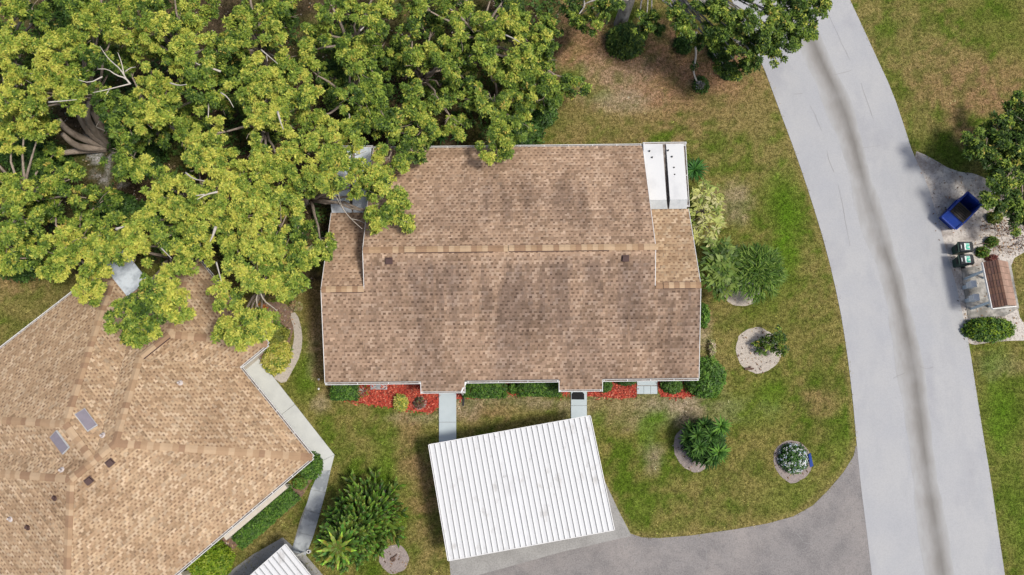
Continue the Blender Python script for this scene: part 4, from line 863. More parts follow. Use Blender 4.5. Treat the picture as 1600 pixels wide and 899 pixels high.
# hydrangea ring
bush("flower_bush", (1241, 716), .80, .78, .9, "round bush dotted with white and pale blue flowers in a grey ring", [(.05, .14, .03), (.09, .2, .04), (.06, .12, .05)], 420, .12, .45, cat="flower bush")
fb = bpy.data.objects["flower_bush"]; pb = fb.location; d = rng.normal(0, 1, (150, 3)); d[:, 2] = np.abs(d[:, 2])+.1; d /= np.linalg.norm(d, axis=1, keepdims=True)
V, Fq, cc = rosettes(np.array(pb)+d*np.array((.82, .80, .95)), np.tile([0, 0, 1.], (150, 1)), 6, .055, .8, np.array(random.choices([(.8, .84, .88), (.55, .66, .85), (.8, .82, .8)], k=150)), .3); npmesh("blossom", V, Fq, cc, M_leaf, fb)
p = at(1263, 719, .3); t = thing("garden_stake", (p.x, p.y, 0), "cobalt blue garden ornament at the right edge of the flower ring", "garden ornament")
MB().lathe((p.x, p.y, 0), [(.02, 0), (.02, .62), (.018, .64)], 8).build("stake", M_cobalt, t)
mb = MB(); mb.hexa([(p.x-.06, p.y-.42, .6), (p.x+.12, p.y-.34, .6), (p.x+.02, p.y+.40, .62), (p.x-.10, p.y+.30, .62)], [(p.x-.05, p.y-.40, .66), (p.x+.12, p.y-.33, .7), (p.x+.02, p.y+.38, .70), (p.x-.09, p.y+.29, .66)]); mb.build("vane", M_cobalt, t)
# palms and Norfolk pine: every visible frond its own part
def frond_mesh(L, w, col, n=14, dens=2, thick=False):
    mb = MB()
    for i in range(n):
        s = (i+.5)/n; x = L*s; z = L*(.25*s-.55*s*s); lw = w*math.sin(math.pi*min(1, .12+s*.86))**.7
        for sg in (1, -1):
            tip = Vector((x+lw*.55, sg*lw, z+.02+random.uniform(-.06, .05))); a = Vector((x, 0, z)); b = Vector((x+L/n*.75, 0, z-.01))
            mb.face([a, b, tip] if sg > 0 else [b, a, tip], tuple(v*random.uniform(.75, 1.25) for v in col))
    mb.tube([(L*s, 0, L*(.25*s-.55*s*s)-.006) for s in (0, .33, .66, 1)], [.02, .014, .01, .004], 4, col=tuple(v*1.3 for v in col))
    o = mb.build("frond", M_leaf, attr=True); me = o.data; bpy.data.objects.remove(o); return me
def place(me, parent, loc, rz, ry, sc=1, name="frond"):
    o = bpy.data.objects.new(name, me); C.objects.link(o); o.parent = parent; o.location = Vector(loc)-off(parent); o.rotation_euler = (0, ry, rz); o.scale = (sc,)*3; return o
t = thing("small_palms", at(1092, 700, 0), "bushy cluster of small dark palms in a grey sand ring", "palm")
V, Fq, cc = foliage_cloud(tuple(at(1099, 690, .2)), 1.05, 1.05, .9, 420, .34, .2, [(.03, .08, .014), (.045, .11, .018), (.06, .14, .02)], 7); npmesh("foliage", V, Fq, cc, M_leaf, t)
for (u, v, h, lite) in ((1090, 680, 1.8, 0), (1084, 703, 1.4, 0), (1112, 680, 2.0, 0), (1114, 716, 1.8, 0), (1108, 690, 1.8, 0), (1074, 686, 1.1, 0), (1103, 718, 1.3, 0), (1126, 667, 2.2, 1), (1123, 707, 2.0, 1), (1100, 666, 1.6, 0), (1094, 698, 1.9, 0), (1078, 672, 1.0, 0)):
    q = at(u, v, h); MB().tube(curve((q.x-.1, q.y, 0), q, 0, 4, .02), taper(.06, .04, 4), 6).build("trunk", M_bark, t)
    strap_plant("x", q, 26 if lite else 24, .80 if lite else .72, .13, "", [(.17, .33, .05), (.13, .28, .04), (.06, .15, .025)] if lite else [(.04, .10, .018), (.065, .15, .025), (.10, .20, .035)], part="frond", z=h, t=t, hgt=.85, droop=1.15)
t = thing("norfolk_pine", at(590, 792, 0), "large tiered Norfolk Island pine with bright star-shaped top on the left lawn", "tree")
b = at(588, 795, 0); top = at(527, 857, 5.0); pts = curve(b, top, 0, 8, .02); MB().tube(pts, taper(.14, .03, 8), 8).build("trunk", M_bark, t)
def plume(mb, p, d, L, r, col, n=6):
    """one foliage-clad shoot: a ragged tapering spindle"""
    p, d = Vector(p), Vector(d).normalized(); a = d.cross(Vector((.2, .3, 1))).normalized(); b_ = d.cross(a); rows = []
    for i in range(n+1):
        s_ = i/n; rr_ = r*(.55+1.2*s_*(1-s_)*2)*(1-s_**3)+.004; c = p+d*(L*s_)+Vector((0, 0, .28*L*s_*s_))
        rows.append([c+(a*math.cos(t_)+b_*math.sin(t_))*rr_*random.uniform(.55, 1.35) for t_ in (0, 1.05, 2.1, 3.14, 4.2, 5.25)])
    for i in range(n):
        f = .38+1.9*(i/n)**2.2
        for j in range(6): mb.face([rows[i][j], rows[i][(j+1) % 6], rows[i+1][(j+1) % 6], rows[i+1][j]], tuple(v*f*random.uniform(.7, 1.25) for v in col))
def bough(L, col, side=5, r=.12):
    mb = MB(); plume(mb, (0, 0, 0), (1, 0, .12), L, r, col, 7)
    for i in range(side):
        s_ = .28+.55*i/max(1, side-1)
        for sg in (1, -1): plume(mb, (L*s_, 0, L*(.12*s_+.28*s_*s_)), (1, sg*random.uniform(.55, .85), .15), L*(.50-.26*s_)*random.uniform(.85, 1.1), r*.8, col, 5)
    o = mb.build("bough", M_leaf, attr=True); me = o.data; bpy.data.objects.remove(o); return me
tiers = 10
for k in range(tiers):
    f = k/(tiers-1); c = b.lerp(top, .12+.88*f); L = 1.05+1.0*(1-f)**.9 if k < tiers-1 else .95; nb_ = 9 if k < tiers-1 else 9
    cols = [(.085, .165, .018), (.12, .22, .026), (.155, .26, .034)] if k < tiers-2 else [(.30, .42, .05), (.36, .47, .06)]
    if k == tiers-2: cols = [(.10, .19, .028), (.14, .24, .035)]
    ms = [bough(L, c_, 3 if k < tiers-2 else (3 if k == tiers-2 else 0), .14 if k < tiers-1 else .115) for c_ in cols]
    for i in range(nb_): place(random.choice(ms), t, c, i*6.283/nb_+k*.37+random.uniform(-.12, .12), random.uniform(-.05, .28) if k < tiers-1 else random.uniform(-.1, .1), random.uniform(.85, 1.12), "bough")

# ------------------------------------------------------------------ trees
PADS = [(24,16,.6),(47,10,.6),(18,65,.9),(13,100,.95),(84,58,.85),(126,50,.85),(184,40,.85),(87,84,.95),(66,110,.95),(105,123,.9),(52,163,.9),(60,197,.9),(8,158,.9),(10,215,.9),(147,8,.8),(278,34,.8),(294,68,.85),(270,92,.8),(236,123,.8),(257,147,.85),(223,184,.9),(380,26,.7),(380,60,.72),(401,110,.8),(380,136,.85),(409,157,.9),(394,200,.95),(302,215,.85),(336,205,.85),(320,147,.55),(341,79,.5),(144,92,.4),(160,152,.3),(188,194,.25),(215,60,.8),(150,28,.85),(240,45,.8),(30,130,.9),(80,140,.95),(120,150,.85),(40,185,.85),(250,185,.8),(212,165,.85),(305,110,.6),
 (424,21,.7),(426,55,.72),(476,76,.72),(484,105,.72),(471,136,.72),(515,16,.7),(557,16,.7),(599,16,.72),(584,42,.7),(547,79,.75),(557,105,.7),(424,136,.9),(421,171,.9),(487,189,.8),(536,210,.85),(466,223,.88),(568,126,.5),(547,157,.45),(578,157,.5),(571,192,.5),(652,100,.72),(649,136,.7),(673,79,.72),(644,168,.62),(668,205,.62),(728,34,.72),(715,60,.72),(762,47,.72),(794,21,.72),(754,87,.66),(767,113,.66),(767,163,.62),(788,197,.62),(809,131,.66),(807,92,.7),(728,131,.5),(689,157,.5),(636,52,.45),(816,34,.75),(832,62,.75),(816,100,.7),(832,120,.62),(858,130,.5),(816,147,.62),(808,200,.4),(700,100,.6),(740,150,.45),(600,180,.5),(625,200,.6),(500,50,.65),(450,100,.6),(445,185,.85),(505,220,.85),
 (39,307,.8),(26,293,.85),(79,288,.85),(16,314,.85),(105,278,.6),(131,307,.6),(189,250,.55),(236,272,.9),(278,288,.92),(310,299,.92),(276,320,.9),(310,351,.9),(341,286,.9),(367,307,.9),(394,278,.9),(407,246,.9),(362,333,.92),(394,338,.92),(409,378,.92),(367,378,.9),(375,409,.92),(223,351,.7),(210,367,.9),(205,391,.9),(262,367,.5),(289,404,.9),(310,391,.9),(265,430,.95),(100,383,.9),(87,404,.92),(87,418,.9),(131,370,.8),(147,400,.92),(168,383,.85),(171,356,.6),(16,362,.7),(39,351,.75),(21,383,.75),(5,404,.85),(39,410,.55),(147,434,.92),(340,240,.9),(310,250,.85),(360,270,.9),(245,300,.85),(330,320,.85),(340,360,.7),
 (439,254,.85),(416,254,.85),(416,309,.9),(447,312,.8),(445,335,.75),(492,267,.85),(523,251,.85),(552,241,.85),(547,286,.85),(578,272,.85),(610,259,.85),(605,309,.8),(594,338,.75),(620,335,.72),(421,377,.85),(452,388,.7),(471,398,.65),(508,385,.6),(416,398,.85),(434,438,.8),(452,443,.75),(773,229,.7),(644,233,.3),(590,290,.8),(520,280,.85),(470,290,.85),(395,430,.85),(420,420,.8),
 (142,452,.92),(226,456,.5),(255,461,.95),(274,476,.9),(228,485,.5),(210,508,.75),(220,515,.75),(192,495,.6),(354,461,.8),(388,506,.88),(381,524,.98),(358,518,.98),(406,503,.9),
 (200,5,.6),(320,8,.6),(440,-4,.55),(650,5,.5),(690,-2,.6),(240,12,.4),(120,0,.5),(-30,40,.8),(-40,120,.8),(-35,260,.7),(-30,330,.75),(-40,200,.7),(60,-30,.7),(160,-40,.75),(270,-30,.7),(380,-40,.7),(490,-35,.7),(600,-40,.7),(710,-35,.72),(810,-30,.7)]
# name, crown middle px, trunk base px (ground), height, label
TREES = [("broadleaf_tree", (15, 60), (40, 110), 8.5, "yellow-green tree crown at the far upper left edge of the grove"),
 ("broadleaf_tree", (125, 90), (172, 228), 8.8, "many-stemmed yellow-green tree with bare forked trunks showing over white litter"),
 ("broadleaf_tree", (280, 70), (310, 130), 8.6, "yellow-green tree at the top of the grove right of the bare white limbs"),
 ("broadleaf_tree", (395, 60), (420, 120), 8.0, "light green tree at the top edge above the yellow grove middle"),
 ("broadleaf_tree", (545, 45), (560, 110), 7.6, "light green tree at the top edge over a dark gap with a bare trunk"),
 ("broadleaf_tree", (660, 110), (660, 150), 6.6, "mid green tree right of the dark gap in the grove"),
 ("broadleaf_tree", (745, 50), (750, 100), 6.6, "light green broad tree at the top edge near the brown lawn"),
 ("broadleaf_tree", (825, 80), (815, 120), 6.0, "rightmost green tree of the grove edging the brown lawn"),
 ("broadleaf_tree", (780, 165), (780, 185), 5.4, "low green tree touching the north gutter of the long house"),
 ("broadleaf_tree", (555, 140), (570, 190), 7.0, "mid green tree between dark gaps in the grove centre"),
 ("broadleaf_tree", (400, 160), (420, 225), 8.6, "bright yellow-green tree in the middle of the grove"),
 ("broadleaf_tree", (240, 155), (255, 215), 8.2, "yellow-green tree just right of the bare forked trunks"),
 ("broadleaf_tree", (50, 310), (60, 330), 7.0, "yellow-green tree over brown ground at the left edge below the forked trunks"),
 ("broadleaf_tree", (110, 395), (120, 395), 7.0, "yellow tree beside the upper left gutter of the hip house"),
 ("broadleaf_tree", (310, 310), (330, 350), 8.4, "large bright yellow-green tree above the hip house north corner"),
 ("broadleaf_tree", (235, 450), (290, 385), 8.2, "yellow-green tree draping its boughs over the hip house roof"),
 ("broadleaf_tree", (400, 430), (428, 450), 8.4, "yellow-green tree spreading between the two houses"),
 ("broadleaf_tree", (545, 275), (462, 330), 7.6, "bright tree reaching over the left corner of the long house roof"),
 ("broadleaf_tree", (610, 200), (610, 222), 5.8, "green tree leaning on the upper left corner of the long house roof")]
def tree_parts(t, base, H, pads, bark, r0=.22, forks=4, dens=43, L=.142):
    b = Vector(base); cz = sum((p[0].z for p in pads), 0)/max(1, len(pads)); cx = sum((p[0] for p in pads), Vector())/max(1, len(pads))
    fork = b.lerp(Vector((cx.x, cx.y, cz)), .35); fork.z = H*.35
    MB().tube(curve(b, fork, 0, 5, .05), [r0*1.4]+taper(r0*1.05, r0*.8, 4), 9).build("trunk", bark, t, smooth=True)
    mb = MB()
    for c, r, tone in pads:
        q = Vector((c.x, c.y, c.z-.25)); mid = curve(fork, q, .35, 5, .12); mb.tube(mid, taper(r0*.5, .025, 5), 6)
        for _ in range(3):
            a = random.random()*6.28; e = q+Vector((math.cos(a)*r*.8, math.sin(a)*r*.8, random.uniform(-.1, .35))); mb.tube(curve(mid[4], e, .08, 3, .05), taper(.03, .008, 3), 5)
    mb.build("branch", bark, t, smooth=True)
    V, Fq, cc = cat_leaf([pad(c, r, tone, dens, L=L) for c, r, tone in pads]); npmesh("crown", V, Fq, cc, M_leaf, t)
asg = {i: [] for i in range(len(TREES))}
for u, v, tone in PADS:
    i = min(range(len(TREES)), key=lambda i: (TREES[i][1][0]-u)**2+(TREES[i][1][1]-v)**2)
    asg[i].append((u, v, tone))
troots = []
for i, (nm, cpx, bpx, H, lab) in enumerate(TREES):
    b = at(*bpx, 0); t = thing(nm, b, lab, "tree", "trees of the grove"); troots.append(t); pads = []
    for u, v, tone in asg[i]:
        d = math.hypot(u-cpx[0], v-cpx[1])/90
        z = max(4.6, H-.9*d-random.random()*1.1)
        pads.append((at(u, v, z), random.uniform(.78, 1.02), tone*.90))
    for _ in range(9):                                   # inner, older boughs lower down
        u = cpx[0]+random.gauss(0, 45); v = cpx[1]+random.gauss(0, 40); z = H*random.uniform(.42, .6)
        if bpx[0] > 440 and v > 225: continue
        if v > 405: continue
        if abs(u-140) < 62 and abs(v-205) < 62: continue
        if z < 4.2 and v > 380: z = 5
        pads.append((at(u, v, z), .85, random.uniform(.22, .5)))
    tree_parts(t, b, H, pads, M_bark)
# the forked bare trunks and pale dead limbs
mb = MB(); b = at(168, 228, 0)
for pts in ([(168, 228, .2), (140, 208, 2.2), (128, 190, 3.6), (118, 165, 5)], [(168, 228, .2), (130, 218, 1.6), (104, 203, 3), (92, 188, 4)], [(165, 230, .2), (128, 232, 1.2), (110, 222, 2.4), (98, 210, 3.2)], [(165, 232, .1), (120, 236, .8), (95, 240, 1.4)], [(170, 226, .2), (142, 200, 2.8), (134, 178, 4.4), (140, 160, 5.5)]):
    q = smooth_poly([at(*p) for p in pts], 2, False); mb.tube(q, taper(.25, .13, len(q)-1), 9)
mb.build("trunk", M_bark, troots[1], smooth=True)
def dead(tree, paths, z, r=.055):
    for p in paths:
        q = smooth_poly([at(u, v, z+.15*k) for k, (u, v) in enumerate(p)], 1, False); MB().tube(q, taper(r*(1 if p is paths[0] else .7), .012, len(q)-1), 6).build("dead_branch", M_twig, tree, smooth=True)
dead(troots[1], [[(204, 132), (196, 122), (182, 118), (168, 108), (152, 108)], [(200, 128), (188, 108), (176, 98), (166, 88), (156, 72)], [(194, 118), (190, 98), (184, 82)], [(196, 112), (204, 106), (212, 105)], [(204, 131), (180, 137), (160, 142), (145, 145)], [(172, 138), (166, 148)], [(160, 120), (140, 130), (122, 125)]], 8.6)
dead(troots[1], [[(76, 160), (98, 158), (120, 156)]], 8.2, .05); dead(troots[1], [[(142, 196), (154, 200), (167, 206)], [(150, 198), (155, 190)]], 2.2, .05)
dead(troots[2], [[(345, 112), (325, 105), (312, 102), (302, 96)], [(325, 105), (327, 97)]], 8.0, .06); dead(troots[2], [[(345, 145), (356, 152), (365, 168)]], 8, .045); dead(troots[11], [[(266, 130), (280, 134), (292, 132)]], 8.3, .05); dead(troots[11], [[(326, 160), (326, 172), (325, 187)]], 7, .05)
dead(troots[3], [[(408, 78), (420, 88), (434, 100)], [(416, 84), (418, 96)]], 8, .045); dead(troots[14], [[(340, 300), (322, 304), (308, 312)], [(320, 304), (306, 306)]], 8.8, .06); dead(troots[14], [[(290, 270), (302, 280), (320, 283)]], 8.6, .05); dead(troots[14], [[(337, 355), (332, 370), (328, 378)]], 8.2, .09)
dead(troots[10], [[(434, 175), (438, 190), (443, 203)]], 8.4, .07); dead(troots[4], [[(563, 48), (569, 42)]], 8, .06); dead(troots[15], [[(252, 388), (260, 396), (268, 404)]], 8.6, .04); dead(troots[15], [[(182, 358), (194, 354)]], 7, .1)
dead(troots[16], [[(338, 410), (342, 425), (346, 440)]], 8.4, .05); dead(troots[16], [[(404, 450), (412, 470), (426, 480), (433, 486)], [(404, 452), (400, 470), (404, 482)]], 6.4, .05); dead(troots[6], [[(790, 55), (802, 60), (812, 66)]], 7.2, .05)
dead(troots[17], [[(528, 300), (534, 325), (548, 342), (566, 358)], [(548, 342), (560, 344), (570, 349)], [(534, 325), (524, 305)]], 4.5, .04); dead(troots[12], [[(60, 342), (75, 343), (90, 343)]], 3, .05); dead(troots[9], [[(545, 178), (547, 184), (541, 187)]], 5, .05)
def tree(name, base, H, pads, label, bark, group=None, r0=.22, dens=43, L=.142, fork=None):
    t = thing(name, Vector((base[0], base[1], 0)), label, "tree", group); tree_parts(t, Vector((base[0], base[1], 0)), H, pads, bark, r0, dens=dens, L=L); return t
# oak at the top, trunk and bare limbs showing
ob = at(969, 38, 0); oak = thing("oak_tree", ob, "pale grey oak with thick trunk at the top edge, long boughs reaching over the road", "tree")
crown_t = at(1000, -60, 4.5); q = [ob, at(975, 20, 1.6), at(985, -5, 3.2), crown_t]; q = smooth_poly(q, 2, False); MB().tube(q, taper(.42, .30, len(q)-1), 12).build("trunk", M_oak, oak, smooth=True)
op = [(900, 28, .42, 3), (918, 35, .5, 3.2), (935, 18, .62, 4), (928, 40, .66, 4), (895, 12, .4, 3.5), (955, 12, .5, 4.5), (1010, 28, .5, 4), (1025, 38, .5, 3.6), (1000, 45, .45, 3), (1048, 12, .5, 5), (1060, 22, .62, 5.2), (1075, 35, .66, 5.2), (1068, 48, .5, 5), (1095, 12, .5, 5.5), (1120, 18, .55, 6), (1150, 22, .5, 6), (1140, 45, .5, 5.8), (1170, 30, .5, 6), (1195, 15, .5, 6), (1225, 15, .55, 6), (1255, 10, .5, 6.2), (1272, 12, .6, 6.2), (1185, 50, .6, 6.2), (1205, 45, .6, 6), (1215, 30, .6, 6), (1240, 40, .7, 6), (1255, 45, .7, 6), (1230, 60, .6, 5.8), (1205, 75, .55, 5.6), (1190, 80, .6, 5.4), (1175, 90, .6, 5.2), (1215, 88, .6, 5.2), (1160, 70, .5, 5), (1155, 105, .3, 4), (1125, 70, .3, 4), (1110, 45, .4, 5), (1130, 100, .28, 3), (1140, 118, .3, 2.4), (1105, 60, .3, 3.5), (1170, 105, .35, 4.5), (1240, -10, .5, 6), (1160, -15, .5, 6.2), (1080, -20, .5, 6), (980, -30, .5, 5), (920, -25, .5, 5), (1200, -45, .5, 6), (1285, -5, .5, 6)]
opads = [(at(u, v, z+.8), random.uniform(.5, .75)*(1.25 if u > 1100 and v < 80 else 1), tn*.62) for u, v, tn, z in op]
mb = MB()
for u, v, tn, z in op: mb.tube(curve(crown_t if u > 960 else at(985, -5, 3.2), at(u, v, z+.6), .5, 6, .15), taper(.10, .02, 6), 6)
mb.build("branch", M_oak, oak, smooth=True)
V, Fq, cc = cat_leaf([pad(c, r, tn, 46, L=.142) for c, r, tn in opads]); npmesh("crown", V, Fq, cc, M_leaf, oak)
for p, z in (([(1110, 15), (1125, 28), (1145, 38), (1152, 45)], 6.4), ([(1137, 52), (1150, 65), (1165, 70), (1172, 80), (1174, 92)], 5.8), ([(1150, 66), (1165, 62), (1172, 58)], 5.9), ([(912, 0), (914, 10), (905, 22)], 4.4), ([(1035, 0), (1048, 10), (1062, 8)], 5.6), ([(1120, -5), (1135, 5), (1150, 14)], 6.6)):
    q = smooth_poly([at(u, v, z) for u, v in p], 2, False); MB().tube(q, taper(.07, .03, len(q)-1), 7).build("dead_branch", M_oak, oak, smooth=True)
t = thing("fallen_branch", at(1087, 95, 0), "pale mossy limb hanging down to a leafy tuft on the brown lawn", "branch"); mb = MB()
q = smooth_poly([at(u, v, z) for u, v, z in ((1088, 50, 2.8), (1085, 65, 2.4), (1088, 82, 2), (1086, 98, 1.6), (1083, 110, 1.2), (1086, 122, .8), (1092, 132, .4))], 2, False); mb.tube(q, taper(.075, .04, len(q)-1), 7); mb.build("limb", M_twig, t, smooth=True)
b = at(1094, 135, 0); V, Fq, cc = cat_leaf([foliage_cloud((b.x, b.y, 0), .5, .55, .6, 90, .14, .45, GRN), foliage_cloud((b.x-.1, b.y-.1, .3), .25, .25, .4, 26, .12, .4, [(.4, .38, .36), (.3, .3, .26)]), foliage_cloud((at(1086, 102, 1.5).x, at(1086, 102, 1.5).y, 1.3), .2, .3, .3, 26, .12, .45, GRN), foliage_cloud((at(1093, 65, 2).x, at(1093, 65, 2).y, 1.8), .3, .5, .5, 60, .13, .45, GRN)]); npmesh("foliage", V, Fq, cc, M_leaf, t)
bush("bush", (1068, 68), .55, .6, .9, "dark shrub left of the hanging pale limb", DRK+GRN, 230, .14, .45, cat="shrub")
bush("bush", (1128, 75), .8, .9, 1.0, "dark bush in the shade under the oak boughs", DRK, 380, .15, .45)
bush("bush", (1140, 110), .55, .5, .8, "small dark bush at the tip of the oak shade", DRK+GRN, 220, .15, .45)
# right-hand tree over the sand
rp = [(1592, 165, .45), (1570, 185, .42), (1590, 195, .4), (1605, 185, .45), (1555, 205, .4), (1578, 215, .38), (1540, 228, .4), (1600, 225, .36), (1560, 235, .36), (1530, 242, .42), (1585, 245, .38), (1550, 262, .36), (1575, 275, .36), (1600, 270, .36), (1560, 290, .38), (1590, 300, .4), (1580, 318, .42), (1600, 320, .4), (1528, 225, .35), (1545, 245, .35), (1565, 205, .35), (1585, 222, .35), (1570, 255, .35), (1560, 312, .35), (1600, 345, .35), (1620, 210, .4), (1625, 250, .4), (1630, 290, .4), (1650, 230, .4)]
tree("shade_tree", at(1590, 262, 0), 4.2, [(at(u, v, 4.2-random.random()*1.2-((u-1590)**2+(v-235)**2)/9000), random.uniform(.65, .9), tn*.72) for u, v, tn in rp], "dense dark green tree overhanging the sand at the right edge", M_bark, r0=.18, L=.16)
# understory bushes beneath the grove
xy = scatter([P_litter], 8); k_ = fbm(xy[:, 0], xy[:, 1], .45, 3) > .47; xy = xy[k_ & ~inpoly(xy[:, 0], xy[:, 1], blob(150, 215, 55, 60))]
zz = rng.random((len(xy), 1))**1.5*.9+.08; cu = np.array(GRN+DRK+OLV[:2])[rng.integers(0, 9, len(xy))]
V, Fq, cc = rosettes(np.concatenate([xy, zz], 1), np.tile([0, 0, 1.], (len(xy), 1)), 8, .20, .4, cu, .6); stuff(npmesh("undergrowth", V, Fq, cc, M_leaf))
for (u, v), lab in (((188, 205), "dark green bush right of the forked bare trunks in the grove shade"), ((215, 245), "dark green bush below the pale litter beside the forked trunks"), ((70, 252), "dark green bush left of the forked trunks under yellow boughs"), ((30, 240), "dark green bush at the left photo edge level with the forked trunks"),
    ((180, 322), "dark green bush in the gap between the left and middle grove crowns"), ((240, 332), "dark green bush under the big yellow crown above the hip house"), ((30, 410), "dark green bush at the grove edge above the dry lawn on the left"), ((650, 213), "dark green bush against the north gutter left of the spiky plants"),
    ((845, 175), "dark green bush at the right rim of the grove beside the brown lawn"), ((815, 203), "dark green bush behind the north gutter at the right end of the grove"), ((520, 120), "dark green bush in a dark gap at the grove centre"), ((110, 20), "dark green bush at the top left between two yellow crowns")):
    bush("understory_bush", (u, v), random.uniform(.9, 1.5), random.uniform(.8, 1.3), random.uniform(1.0, 2.0), lab, GRN+DRK, 320, .18, .45, group="understory bushes")

# ------------------------------------------------------------------ street things on the right
# dumpster
dz = 1.25; pA, pB, pD = at(1512, 301, dz), at(1536, 316, dz), at(1473, 339, .95)
ax = (pD-pA); ax.z = 0; Ld = 2.0; ax.normalize(); ay = Vector((-ax.y, ax.x, 0)); ay = ay if ay.dot(pB-pA) > 0 else -ay; Wd_ = 1.02
dm = thing("dumpster", Vector((pA.x, pA.y, 0))+ax*Ld/2+ay*Wd_/2, "blue steel dumpster on the sand with half its black lid open", "dumpster")
def DP(s, t_, z): return Vector((pA.x, pA.y, 0))+ax*s+ay*t_+Vector((0, 0, z))
mb = MB(); th = .045
def wallq(p, q, top0, top1, inn):
    mb.hexa([p, q, q+inn*th, p+inn*th] if True else [], [p+Vector((0, 0, top0)), q+Vector((0, 0, top1)), q+inn*th+Vector((0, 0, top1)), p+inn*th+Vector((0, 0, top0))])
wallq(DP(.02, 0, .12), DP(1.62, 0, .12), 1.1, 1.1, ay); wallq(DP(.02, Wd_, .12), DP(1.62, Wd_, .12), 1.1, 1.1, -ay); wallq(DP(0, .05, .12), DP(0, Wd_-.05, .12), 1.1, 1.1, ax)
mb.hexa([DP(0, 0, .08), DP(1.75, 0, .08), DP(1.75, Wd_, .08), DP(0, Wd_, .08)], [DP(0, 0, .14), DP(1.75, 0, .14), DP(1.75, Wd_, .14), DP(0, Wd_, .14)])
mb.hexa([DP(1.62, 0, .12), DP(1.72, 0, .12), DP(1.72, Wd_, .12), DP(1.62, Wd_, .12)], [DP(1.62, 0, 1.20), DP(2.0, 0, .86), DP(2.0, Wd_, .86), DP(1.62, Wd_, 1.20)])
mb.build("body", M_blue, dm)
mb = MB()
for p, q in ((DP(-.04, -.03, 1.24), DP(1.62, -.03, 1.24)), (DP(-.04, Wd_+.03, 1.24), DP(1.62, Wd_+.03, 1.24)), (DP(-.03, .0, 1.243), DP(-.03, Wd_, 1.243)), (DP(1.66, -.02, 1.205), DP(2.02, -.02, .885)), (DP(1.66, Wd_+.02, 1.205), DP(2.02, Wd_+.02, .885)), (DP(2.03, 0, .86), DP(2.03, Wd_, .86))): mb.beam(p, q, .08, .07)
mb.build("rim", M_blue, dm)
mb = MB(); mb.hexa([DP(.82, .03, 1.25), DP(1.64, .03, 1.25), DP(1.64, Wd_-.03, 1.25), DP(.82, Wd_-.03, 1.25)], [DP(.82, .03, 1.28), DP(1.64, .03, 1.28), DP(1.64, Wd_-.03, 1.28), DP(.82, Wd_-.03, 1.28)])
for i in range(6): s = .9+i*.135; mb.beam(DP(s, .06, 1.30), DP(s, Wd_-.06, 1.30), .05, .05)
mb.build("lid", M_lid, dm)
for t_ in (-.05, Wd_+.05): MB().beam(DP(.5, t_, .7), DP(1.3, t_, .7), .09, .14).build("fork_pocket", M_blue, dm)
for s in (.2, 1.5):
    for t_ in (.12, Wd_-.12): MB().lathe(DP(s, t_, 0), [(.05, 0), (.06, .04), (.05, .09)], 10).build("caster", M_black, dm)
# two wheeled bins
bin0 = thing("trash_bin", (0, 0, 0), "x", "trash bin")
mb = MB(); ring = lambda x0_, x1_, y, z: [(x0_, -y, z), (x1_, -y, z), (x1_, y, z), (x0_, y, z)]
mb.hexa(ring(-.30, .22, .22, .06), ring(-.34, .26, .255, .55)); mb.hexa(ring(-.34, .26, .256, .551), ring(-.40, .30, .29, .98)); mb.hexa(ring(-.44, .32, .31, .96), ring(-.44, .32, .31, 1.03)); mb.build("body", M_bin, bin0)
mb = MB(); mb.hexa(ring(-.40, .36, .31, 1.035), [(-.36, -.27, 1.09), (.34, -.27, 1.12), (.34, .27, 1.12), (-.36, .27, 1.09)]); mb.beam((.39, -.24, 1.05), (.39, .24, 1.05), .05, .05); lid = mb.build("lid", M_binlid, bin0)
st = MB().hexa([(-.12, -.20, 1.105), (.18, -.20, 1.118), (.18, .20, 1.118), (-.12, .20, 1.105)], [(-.12, -.20, 1.112), (.18, -.20, 1.125), (.18, .20, 1.125), (-.12, .20, 1.112)]).build("sticker", M_stick, lid)
mb = MB()
for (x0_, y0_, x1_, y1_) in ((-.04, -.18, .17, -.08), (-.07, -.06, .12, -.01), (.02, .01, .17, .10), (-.04, .12, .16, .18), (-.03, -.1, .03, .1)): mb.hexa([(x0_, y0_, 1.1+.043*x0_+.011), (x1_, y0_, 1.1+.043*x1_+.011), (x1_, y1_, 1.1+.043*x1_+.011), (x0_, y1_, 1.1+.043*x0_+.011)], [(x0_, y0_, 1.1+.043*x0_+.0185), (x1_, y0_, 1.1+.043*x1_+.0185), (x1_, y1_, 1.1+.043*x1_+.0185), (x0_, y1_, 1.1+.043*x0_+.0185)])
stuff(mb.build("printed_map", M_stickg, lid))
MB().box((-.30, 0, 1.103), (.035, .22, .02)).build("label_strip", M_stick, lid)
MB().box((-.415, 0, .75), (.02, .3, .16)).build("grip", M_black, bin0)
for s in (-.26, .26):
    w_ = MB(); w_.tube([(.24, s-.03, .13), (.24, s+.03, .13)], [.13, .13], 14); w_.build("wheel", M_tyre, bin0)
p = at(1507, 387, .9); bin0.location = (p.x, p.y, .015); bin0.rotation_euler = (0, 0, .02); tag(bin0, "dark green trash bin nearer the dumpster with white and green lid sticker", "trash bin", "trash bins")
p = at(1508, 407, .9); copy_thing(bin0, (p.x, p.y, .015), .05, "dark green trash bin nearer the mail kiosk with white and green lid sticker", "trash bins")
